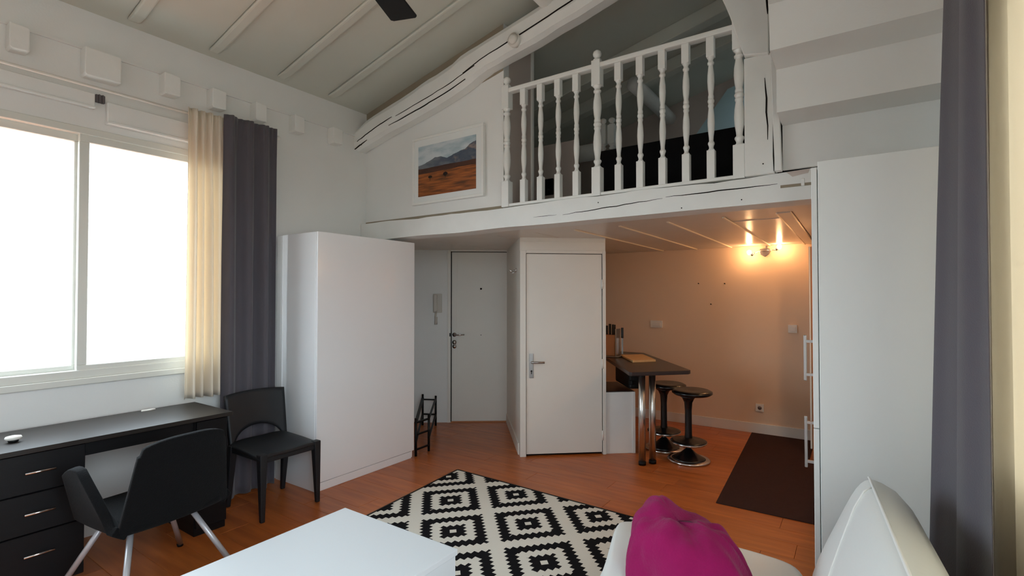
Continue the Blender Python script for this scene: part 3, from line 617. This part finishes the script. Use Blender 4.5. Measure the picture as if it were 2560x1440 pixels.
# ---------------------------------------------------------------- tall cabinet right (doors face the kitchen)
tc_ = thing('tall_cabinet', 'tall white kitchen cabinet beside the stair and curtain', 'cabinet', (2.9, -.15, 0))
CX = 2.6
MB().box(CX, 3.205, RY+.003, .132, 0, 2.10, .002, 1).build('body', 'satin', tc_)
d_ = MB().box(CX+.002, 3.2, .135, .157, .78+.14, 2.075, .002, 1).build('door', 'satin', tc_)
e_ = MB().box(CX+.002, 3.2, .135, .157, .06, .916, .002, 1).build('door', 'satin', tc_)
def pull(p, z0, z1, x, y=.157):
    mb = MB(); mb.box(x-.006, x+.006, y+.028, y+.040, z0, z1, .003, 2); mb.box(x-.005, x+.005, y, y+.032, z0+.022, z0+.034); mb.box(x-.005, x+.005, y, y+.032, z1-.034, z1-.022); mb.build('handle', 'steel', p)
pull(d_, 1.118, 1.325, CX+.06); pull(e_, .725, .957, CX+.06)
kt = thing('kitchen_tall_unit', 'pale edge of a tall unit at the far end of the kitchen', 'cabinet', (5.7, 0, 0))
MB().box(5.4, 6.1, RY+.01, .335, 0, 1.965, .002, 1).build('body', 'block', kt)
MB().box(5.402, 6.1, .337, .352, .1, 1.965, .002, 1).build('door', 'pl', kt)

# ---------------------------------------------------------------- rug, mat
rg = MB().prism([(3.345, 2.843), (3.282, .86), (.32, .93), (.36, 2.60)], 0.0, .010, 'z', .002, 1).build('diamond_rug', 'rug'); tag(rg, 'black and cream zigzag diamond patterned rug', 'rug')
rg['label'] = 'black and cream zigzag diamond patterned rug'
bd = MB(); bd.bar((3.345, 2.845, .006), (3.282, .86, .006), .012, .014); bd.bar((3.345, 2.845, .006), (.36, 2.602, .006), .012, .014); bd.build('binding', 'iron', rg)
tag(MB().prism([(6.09, .955), (3.88, .85), (3.88, .19), (5.38, .19), (5.38, .36), (6.09, .36)], 0, .008, 'z', .002, 1).build('kitchen_mat', 'mat'), 'dark brown kitchen mat on the laminate floor', 'mat')

# ---------------------------------------------------------------- coffee table
ct = thing('coffee_table', 'white lacquered coffee table in the foreground', 'table', (1.2, 1.74, .01))
MB().box(.84, 1.622, 1.378, 2.110, .425, .45, .0025, 2).build('table_top', 'table', ct)
MB().box(.846, 1.616, 1.384, 2.104, .06, .4235, .002, 1).build('body', 'table', ct)
for x_ in (.90, 1.56):
    for y_ in (1.44, 2.05): MB().box(x_-.025, x_+.025, y_-.025, y_+.025, .0105, .06).build('foot', 'table', ct)

# ---------------------------------------------------------------- desk
dk = thing('desk', 'long black-brown desk with drawers under the window', 'desk', (1.2, 3.65, 0))
DX0, DX1, DY0, DY1 = .53, 1.71, 3.372, 3.905
MB().box(DX0-.02, DX1, DY0, DY1, .725, .75, .002, 1).build('desktop', 'blacktop', dk)
pb = MB().box(DX0, .955, DY0+.045, DY1-.02, .03, .724, .002, 1).build('drawer_unit', 'black', dk)
for z0, z1, zh in ((.525, .718, .628), (.325, .519, .425), (.04, .319, .218)):
    dr = MB().box(DX0+.004, .951, DY0+.024, DY0+.043, z0, z1, .002, 1).build('drawer', 'black', dk)
    MB().tube([(.712, DY0+.004, zh), (.828, DY0+.004, zh)], .006, 10).tube([(.725, DY0+.004, zh), (.725, DY0+.026, zh)], .004, 8).tube([(.815, DY0+.004, zh), (.815, DY0+.026, zh)], .004, 8).build('handle', 'chrome', dr)
MB().box(.955, 1.50, DY0+.06, DY0+.08, .645, .724, .001, 1).build('apron', 'black', dk)
MB().box(1.50, 1.69, DY0+.05, DY1-.02, .0, .724, .002, 1).build('side_cabinet', 'black', dk)
MB().box(1.505, 1.688, DY0+.032, DY0+.05, .05, .715, .002, 1).build('cabinet_door', 'black', dk)
db = thing('small_dish', 'small white lidded pot on the left of the desk', 'pot', (.712, 3.60, .75))
MB().lathe([(.012, 0), (.02, .002), (.022, .008), (.018, .011)], LOCAL, 20).build('foot', 'iron', db, off=LOCAL)
MB().lathe([(.018, .0105), (.028, .014), (.031, .022), (.028, .029), (.012, .033), (.001, .034)], LOCAL, 20, 1.1, 1).build('pot', 'pl', db, off=LOCAL)
tag(MB().prism([(1.362, 3.846), (1.41, 3.838), (1.448, 3.852), (1.44, 3.872), (1.40, 3.866), (1.372, 3.872)], .75, .758, 'z', .002, 1).build('paper_scrap', 'pl'), 'small flat white tag at the back of the desk', 'tag')

# ---------------------------------------------------------------- desk chair
dc = thing('desk_chair', 'black upholstered armchair on slanted metal legs at the desk', 'chair', (1.13, 3.03, 0), math.radians(8))
# local frame: faces +y ; back at -y
def slab(f, nu, nv, t, name, parent, mt='fabric', lv=1):
    o = MB().grid(f, nu, nv).build(name, mt, parent, off=LOCAL, recalc=False); solid(o, t, 0)
    md = o.modifiers.new('bev', 'BEVEL'); md.width = t*.42; md.segments = 3; md.limit_method = 'ANGLE'; md.angle_limit = math.radians(50)
    return o
def seatf(u, v):
    x = -.25+.50*u; y = -.25+.50*v
    e = (abs(u-.5)*2); c = min(1, abs(v-.5)*2)
    return (x*(1-.10*c**3), y*(1-.06*e**4), .425-.02*(1-e**2)*(1-c**2)+.0*c)
slab(seatf, 13, 13, .055, 'seat', dc)
def backf(u, v):     # v 0 bottom ->1 top
    s = (u-.5)*2; hw = .262-.062*v
    k = 1 if v < .75 else math.sqrt(max(0.0, 1-((v-.75)/.25*.72)**2))
    x = s*hw*(.86+.14*k); z = .40+.425*v-.03*abs(s)**3*(v > .9); y = -.235-.07*v+.035*s*s
    return (x, y, z)
slab(backf, 13, 13, .035, 'backrest', dc)
def armf(sg):
    def f(u, v):    # u: rear->front, v: bottom->top
        y = -.225+.44*u
        h = .40+(.035+.245*min(1, max(0, (u-.08)/.55))**.75)*v - .05*(max(0, u-.7)/.3)**2*v
        return (sg*(.225+.05*v+.012*math.sin(pi*u)), y+.01*v, h)
    return f
for sg in (-1, 1): slab(armf(sg), 14, 8, .042, 'armrest', dc)
for (x0_, y0_, x1_, y1_) in ((.13, .12, .32, .30), (-.13, .12, -.29, .30), (.10, -.14, .27, -.31), (-.17, -.14, -.30, -.32)):
    l = MB().tube([(x0_, y0_, .40), (x1_, y1_, .012)],   .014, 12).build('leg', 'greyleg', dc, off=LOCAL)
    MB().tube([(x1_, y1_, .0), (x1_-.005*(x1_ > 0)+.005*(x1_ < 0), y1_, .02)], .016, 12).build('foot_cap', 'iron', l, off=LOCAL)

# ---------------------------------------------------------------- plastic side chair
sc_ = thing('side_chair', 'black plastic stacking chair with oval cut-out back beside the wardrobe', 'chair', (2.06, 3.49, 0), 0)
def schair(sc_):
    # local: front is -y, back +y; width .44
    def sf_(u, v):
        x = (-.23+.46*u)*(1-.04*v); y = -.225+.42*v
        return (x, y, .455-.022*math.sin(pi*u)*(1-.5*v)-.012*(1-v)**3+.012*v-.035*max(0, (abs(u-.5)*2))**4)
    o = slab(sf_, 15, 13, .03, 'seat', sc_, 'plastic')
    # back shell with an arched cut at the bottom
    V = []; F = []; nu, nv = 21, 11
    def bf(s, z):
        t = (z-.42)/.40; return (s*(.215+.012*t), .205+.07*t+.03*(1-s*s)*1.0-.02, z)
    for i in range(nu):
        s = -1+2*i/(nu-1)
        a = max(0, 1-(s/.84)**2); zl = .43+.115*math.sqrt(a) if a > 0 else .42
        zt = .80-.012*abs(s)**2
        for j in range(nv): V.append(bf(s, zl+(zt-zl)*j/(nv-1)))
    for i in range(nu-1):
        for j in range(nv-1): F.append((i*nv+j, (i+1)*nv+j, (i+1)*nv+j+1, i*nv+j+1))
    mb = MB(); mb._add(V, F, True); o = mb.build('backrest', 'plastic', sc_, off=LOCAL, recalc=False); solid(o, .022)
    for sx in (-1, 1):
        for (yt, yb) in ((-.205, -.222), (.175, .225)):
            b2 = bmesh.new()
            w0, w1 = .026, .014; xt, xb = sx*.203, sx*.208
            v = [b2.verts.new(p) for p in ([(xt+a*w0, yt+b*w0, .445) for a, b in ((-1, -1), (1, -1), (1, 1), (-1, 1))]+[(xb+a*w1, yb+b*w1, 0) for a, b in ((-1, -1), (1, -1), (1, 1), (-1, 1))])]
            for f in ((0, 1, 2, 3), (7, 6, 5, 4), (0, 4, 5, 1), (1, 5, 6, 2), (2, 6, 7, 3), (3, 7, 4, 0)): b2.faces.new([v[i] for i in f])
            mb = MB(); mb._merge(b2, .006, 2); mb.build('leg', 'plastic', sc_, off=LOCAL)
    MB().prism([(-.20, .435), (-.20, .40), (-.17, .385), (.17, .385), (.20, .40), (.20, .435)], -.222, -.195, 'y', .006, 2).build('front_apron', 'plastic', sc_, off=LOCAL)
    for sx in (-1, 1): MB().box(sx*.205-.012, sx*.205+.012, -.2, .19, .395, .437, .005, 2).build('side_apron', 'plastic', sc_, off=LOCAL)
schair(sc_)

# ---------------------------------------------------------------- shoe rack
sh = thing('shoe_rack', 'small black metal stepped rack beside the wardrobe near the entrance', 'rack', (3.9, 3.8, 0))
def post(x_, y_, z1): MB().tube([(x_, y_, 0), (x_, y_, z1)], .012, 10).build('post', 'iron', sh)
A_, B_, C_, D_ = (3.43, 3.43), (3.615, 3.44), (4.37, 4.05), (4.30, 4.19)
post(*A_, .355); post(*B_, .36); post(*C_, .345); post(*D_, .36)
def rail(p, q, z_, wd=.02, ht=.014): MB().bar((*p, z_), (*q, z_), wd, ht, .003).build('rail', 'iron', sh)
rail(A_, B_, .06); rail(A_, B_, .20); rail(A_, B_, .315, .03)
rail(C_, D_, .30); rail(C_, D_, .13, .03); rail(A_, D_, .315, .03); rail(B_, C_, .315, .02); rail(A_, D_, .13); rail(B_, C_, .13)
# ---------------------------------------------------------------- low cabinet + bar table
hw = thing('low_wall', 'low white half wall with dark top beside the closet', 'half wall', fp(Wd+.14, -.3, 0))
mb = MB(); dbox(mb, F0, Fd, Fn, Wd+.002, Wd+.29, -.55, -.004, 0, .585, .003); mb.build('body', 'satin', hw)
mb = MB(); dbox(mb, F0, Fd, Fn, Wd+.26, Wd+.292, -.552, .0, 0, .586, .002); mb.build('edge_panel', 'satin', hw)
mb = MB(); dbox(mb, F0, Fd, Fn, Wd+.002, Wd+.285, -.55, -.012, .585, .592, .002); mb.build('top', 'bar', hw)
bt = thing('bar_table', 'dark bar table top on two steel legs', 'table', (4.8, 1.8, 0))
TZ = .86
MB().prism([(4.12, 1.60), (4.11, 1.57), (4.49, 1.20), (4.53, 1.195), (5.607, 1.996), (5.60, 2.31), (5.35, 2.42), (4.93, 2.15)], TZ-.035, TZ, 'z', .006, 2).build('table_top', 'bar', bt)
for x_, y_ in ((4.395, 1.585), (4.487, 1.522)):
    l = MB().tube([(x_, y_, .025), (x_, y_, TZ-.036)], .030, 20).build('leg', 'legsteel', bt)
    MB().tube([(x_, y_, 0), (x_, y_, .03)], .033, 20).build('foot_cap', 'iron', l)
    MB().tube([(x_, y_, TZ-.06), (x_, y_, TZ-.034)], .038, 20).build('leg_plate', 'iron', l)
MB().bar((4.62, 1.72, TZ-.14), (5.0, 2.02, TZ-.14), .14, .19, .02).build('support_box', 'iron', bt)
MB().bar((4.56, 1.76, TZ-.17), (4.60, 1.74, TZ-.17), .05, .04, .01).build('support_knob', 'iron', bt)
# cutting board, knife block
cb = thing('cutting_board', 'pale wooden cutting board lying on the bar table', 'cutting board', (4.9, 1.85, TZ))
def atz(p, k): return (p[0]*k, p[1]*k)
kk = .64/.55
CB = [atz(p, kk) for p in ((4.49, 1.838), (4.035, 1.539), (4.249, 1.408), (4.621, 1.645))]
CB = [(5.11, 2.07), (4.70, 1.785), (4.90, 1.625), (5.29, 1.895)]
MB().prism(CB, TZ+.001, TZ+.022, 'z', .003, 2).build('board', 'wood', cb)
kb = thing('knife_block', 'upright wooden knife block with black handled knives on the bar table', 'knife block', (5.06, 2.14, TZ))
MB().box(5.02, 5.12, 2.10, 2.30, TZ+.012, TZ+.235, .005, 1).build('block', 'block', kb)
MB().box(5.0, 5.125, 2.082, 2.092, TZ+.005, TZ+.30, .002, 1).build('steel_plate', 'steel', kb)
MB().box(4.98, 5.14, 2.05, 2.32, TZ+.0, TZ+.012, .004, 1).build('base', 'steel', kb)
for x_, y_, zt in ((5.05, 2.135, .345), (5.05, 2.17, .35), (5.10, 2.14, .34), (5.06, 2.21, .33)): 
    k_ = MB().box(x_-.009, x_+.009, y_-.012, y_+.012, TZ+.225, TZ+zt, .004, 2).build('knife_handle', 'stool', kb)
k_ = MB().box(5.10, 5.118, 2.043, 2.067, TZ+.20, TZ+.31, .004, 2).build('knife_handle', 'stool', kb)
MB().box(5.107, 5.110, 2.046, 2.064, TZ+.03, TZ+.20).build('blade', 'steel', kb)
# stools
s1 = thing('bar_stool', 'black swivel stool nearest the kitchen mat', 'stool', (4.75, 1.275, 0), .3, 'bar stools')
MB().lathe([(.02, .585), (.10, .592), (.165, .598), (.188, .613), (.186, .630), (.16, .642), (.08, .637), (.001, .632)], (.03, -.035, 0), 32, 1.0, .95).build('seat', 'stool', s1, off=LOCAL)
MB().lathe([(.034, .17), (.036, .19), (.031, .25), (.030, .45), (.036, .53), (.055, .57), (.085, .592), (.02, .60)], LOCAL, 24).build('column', 'stool', s1, off=LOCAL)
f_ = MB().lathe([(.03, .155), (.10, .158), (.160, .168), (.168, .180), (.14, .188), (.06, .195), (.035, .21)], LOCAL, 32, 1.02, .95).build('footrest', 'stool', s1, off=LOCAL)
MB().lathe([(.158, .158), (.168, .167), (.170, .176), (.166, .178), (.158, .168)], LOCAL, 32, 1.02, .95).build('trim_ring', 'chrome', f_, off=LOCAL)
MB().lathe([(.018, .10), (.014, .13), (.013, .17)], LOCAL, 16).build('stem', 'chrome', s1, off=LOCAL)
MB().lathe([(.155, .018), (.13, .032), (.07, .068), (.026, .11), (.018, .115), (.001, .116)], LOCAL, 32).build('base_cone', 'stool', s1, off=LOCAL)
MB().lathe([(.175, 0), (.186, .004), (.188, .014), (.176, .022), (.150, .022)], LOCAL, 36).build('base_ring', 'chrome', s1, off=LOCAL)
s2 = copy_tree(s1); s2.location = (4.985, 1.575, 0); s2['label'] = 'black swivel stool half hidden behind the bar table legs'
# switch plates, socket, nails, lamp
def swplate(name, lab, cat, yc, zc, wy, wz):
    t = thing(name, lab, cat, (6.12, yc, zc-wz/2))
    MB().box(6.100, 6.12, yc-wy/2, yc+wy/2, zc-wz/2, zc+wz/2, .003, 2).build('plate', 'pl', t); return t
t = swplate('double_socket', 'wide pale double wall plate above the bar table', 'switch', 2.016, 1.165, .145, .085); MB().box(6.093, 6.102, 1.965, 2.058, 1.142, 1.182, .002, 1).build('rocker', 'pl', t)
t = swplate('light_switch', 'square pale light switch near the tall cabinet', 'switch', .551, 1.158, .085, .085); MB().box(6.093, 6.102, .525, .572, 1.132, 1.178, .002, 1).build('rocker', 'pl', t)
t = swplate('wall_socket', 'low pale wall socket above the kitchen baseboard', 'socket', .874, .285, .08, .08); MB().tube([(6.098, .874, .282), (6.104, .874, .282)], .02, 14).build('outlet', 'greymetal', t)
for (y_, z_, lab) in ((1.51, 1.65, 'upper left bare nail in the kitchen wall'), (1.223, 1.645, 'upper right bare nail in the kitchen wall'), (1.373, 1.41, 'lowest bare nail in the kitchen wall')):
    tag(MB().tube([(6.125, y_, z_), (6.085, y_, z_+.004)], .003, 8).tube([(6.087, y_, z_+.004), (6.082, y_, z_+.005)], .007, 8).build('wall_nail', 'iron'), lab, 'nail', 'nails in the kitchen wall')
lp = thing('wall_lamp', 'two-bulb wall lamp glowing warm over the kitchen', 'lamp', (6.1, .81, 1.97))
MB().prism([(.765, 2.025), (.855, 2.025), (.868, 2.0), (.855, 1.965), (.81, 1.935), (.77, 1.962), (.752, 2.0)], 6.088, 6.12, 'x', .006, 2).build('shield', 'greymetal', lp)
MB().box(6.08, 6.12, .785, .80, 2.02, 2.055).build('bracket', 'greymetal', lp)
MB().tube([(5.975, .917, 1.945), (5.99, .895, 1.975), (6.05, .86, 1.998), (6.08, .81, 2.003), (6.04, .75, 2.003), (5.96, .69, 1.993)], .0045, 8).build('arm', 'chrome', lp)
for y_, z_, dy in ((.947, 1.982, -.022), (.655, 2.028, .02)):
    MB().tube([(5.975, y_+dy*1.7, z_-.035), (5.975, y_+dy*.7, z_-.012)], .016, 12, .011).build('socket', 'chrome', lp)
    MB().lathe([(.001, -.026), (.010, -.022), (.019, -.010), (.022, .004), (.017, .017), (.001, .024)], LOCAL, 16).build('bulb', 'bulb', lp, off=(5.975-6.1, y_-.81, z_-1.97))

M['spot'] = emis('added_light_glow', (1, .54, .24), 260)  # glow for the extra kitchen light that is out of view
dl = thing('added_kitchen_light', 'added warm round ceiling light, unseen behind the tall cabinet', 'lamp', (4.5, -.05, 2.03))
MB().lathe([(.050, .033), (.068, .033), (.070, .020), (.064, .014), (.052, .016)], LOCAL, 28).build('ring', 'chrome', dl, off=LOCAL)
MB().lathe([(.001, -.04), (.02, -.036), (.038, -.022), (.048, 0), (.05, .018), (.05, .022), (.001, .022)], LOCAL, 24).build('diffuser', 'spot', dl, off=LOCAL)
kn = thing('kitchen_base_unit', 'white kitchen base unit hidden behind the tall cabinet', 'cabinet', (4.3, -.15, 0))  # the ceiling light above is added, unseen, to spread warm light in the kitchen
MB().box(3.25, 5.36, RY+.004, .10, .10, .87, .002, 1).build('body', 'satin', kn)
MB().box(3.23, 5.38, RY+.004, .13, .87, .905, .003, 1).build('worktop', 'bar', kn)
MB().box(3.27, 5.34, RY+.004, .05, 0, .10).build('plinth', 'iron', kn)
for k in range(4):
    dd = MB().box(3.253+.527*k, 3.775+.527*k, .10, .118, .11, .865, .002, 1).build('door', 'satin', kn)
# ---------------------------------------------------------------- ceiling fan
fan = thing('ceiling_fan', 'black ceiling fan with one blade tip in view', 'fan', (1.15, 1.57, 2.85), math.radians(22))
MB().lathe([(.02, .06), (.09, .05), (.10, 0), (.09, -.05), (.03, -.07), (.001, -.071)], LOCAL, 24).build('hub', 'iron', fan, off=LOCAL)
MB().tube([(0, 0, .05), (0, 0, roof(1.57)-2.85)], .014, 12).build('rod', 'iron', fan, off=LOCAL)
for k in range(5):
    b = MB(); a = 2*pi*k/5
    P = [(.10, -.035), (.2, -.06), (.59, -.07), (.60, -.06), (.605, .055), (.595, .068), (.2, .055), (.10, .035)]
    b.prism([(p[0]*math.cos(a)-p[1]*math.sin(a), p[0]*math.sin(a)+p[1]*math.cos(a)) for p in P], -.006, .004, 'z', .002, 1).build('blade', 'iron', fan, off=LOCAL)

# ---------------------------------------------------------------- white sofa and throw
so = thing('white_sofa', 'white leatherette sofa in the right foreground', 'sofa', (1.6, .3, .01))
def pillow(outline, z0, z1, r, bulge, n=8, sub=None):
    """rounded cushion from a closed outline; returns MB"""
    P = [Vector((*p, 0)) for p in outline]
    # densify + smooth the outline
    Q = []
    for i in range(len(P)):
        for t in range(6): Q.append(P[i].lerp(P[(i+1) % len(P)], t/6))
    for _ in range(5): Q = [(Q[i-1]+Q[i]*2+Q[(i+1) % len(Q)])/4 for i in range(len(Q))]
    c = sum(Q, Vector())/len(Q); V = []; F = []; N = len(Q); rings = []
    def ring(ins, z):
        rings.append(len(V)//N)
        for i in range(N):
            d = (c-Q[i]); L_ = d.length; p = Q[i]+d*(min(ins, L_*.98)/L_); V.append((p.x, p.y, z))
    ring(r*1.6, z0); ring(r*.3, z0+.01)
    for k in range(n+1):
        a = pi/2*k/n; ring(r*(1-math.cos(a)), z1-r+r*math.sin(a))
    for k in range(1, 7):
        f = k/7; R_ = .45*f; ring(r+R_*.9, z1+bulge*(1-(1-f)**2))
    for j in range(len(rings)-1):
        for i in range(N): F.append((j*N+i, j*N+(i+1) % N, (j+1)*N+(i+1) % N, (j+1)*N+i))
    F.append(tuple(range((len(rings)-1)*N, len(rings)*N)))
    mb = MB(); mb._add(V, F, True); return mb
SEAT = [(2.40, .86), (2.35, .965), (2.25, .955), (1.86, .84), (1.3, .80), (.95, .80), (.92, .2), (1.3, .15), (2.25, .15), (2.375, .20), (2.40, .4)]
pillow(SEAT, .14, .42, .05, .012).build('seat', 'leather', so)
# backrest sections along a slightly turned axis
ax = Vector((math.cos(math.radians(5)), math.sin(math.radians(5)), 0))
SEC = [(.17, .36), (.145, .49), (.105, .60), (.062, .70), (.02, .80), (-.01, .85), (-.035, .868), (-.065, .866), (-.155, .825), (-.20, .62), (-.215, .30), (.0, .26)]
def bsec(t, k):
    """t: distance back from the far end; rounded far end"""
    e = max(0, 1-t/.13); f = 1-.42*e**2.2; y, zz = SEC[k]; cy, cz = -.06, .5
    y2, z2 = cy+(y-cy)*f, cz+(zz-cz)*(1-.16*e**2)
    p = Vector((2.27, 0, 0))-ax*t; return (p.x, p.y+.01+y2, z2)
ts = [0, .02, .045, .08, .13, .3, .55, .8, 1.05, 1.3]; K = len(SEC)
V = [bsec(t, k) for t in ts for k in range(K)]; F = [(i*K+k, i*K+(k+1) % K, (i+1)*K+(k+1) % K, (i+1)*K+k) for i in range(len(ts)-1) for k in range(K)]
F += [tuple(range(K)), tuple(range((len(ts)-1)*K, len(ts)*K))]
mb = MB(); mb._add(V, F, True); bk = mb.build('backrest', 'leather', so); subsurf(bk, 1)
mb = MB(); mb.tube([Vector(bsec(t, 6))+Vector((0, 0, .002)) for t in [.07, .10, .15, .3, .5, .8, 1.1, 1.25]], .0045, 8); mb.build('piping', 'piping', bk)
mb = MB(); mb.tube([Vector(bsec(t, k)) for t, k in ((.20, 6), (.21, 5), (.24, 4), (.30, 3), (.38, 2), (.5, 1))], .003, 8); mb.build('seam', 'piping', bk)
for x_, y_ in ((2.2, .75), (2.1, .25), (1.05, .7), (1.05, .25)): MB().tube([(x_, y_, .01), (x_, y_, .16)], .022, 12).build('leg', 'chrome', so)
# throw
def thr(u, v):
    a = 2*pi*u; cx, cy = 2.0, .54
    c_, s_ = math.cos(a), math.sin(a); e = .72
    c2 = math.copysign(abs(c_)**e, c_); s2 = math.copysign(abs(s_)**e, s_)
    prof = (1-v**3.0)**(1/2.2) if v < 1 else 0
    big = 1+.07*noise.noise((c_*1.3, s_*1.3, v*1.2+3))
    # soft pleats running down from the bunched top, stacked fold edges on the right end
    pl = .022*noise.noise((c_*2.2, s_*2.2, v*.9+8))+.012*math.sin(6*a+2.5*v)*(1-v)+.010*noise.noise((c_*6, s_*6, v*2))
    lay = (.010*math.sin(26*(y_l := c2*.5+.15*v)))*max(0, -s_)**3
    x_ = cx+(.19*prof*big+pl)*c2-.02*v; y_ = cy+(.216*prof*big+pl+lay)*s2+.03*v
    h = .235+.16*(y_-cy) + .055*noise.noise((x_*5, y_*6, 1.5))+.03*noise.noise((x_*12, y_*13, 4))
    return (x_, y_, .422+max(.01, h)*v)
tw = MB().grid(lambda u, v: thr(u*95/96, v), 96, 48, True, True).build('throw_blanket', 'throw'); tag(tw, 'magenta fleece throw bundled on the white sofa seat', 'blanket')
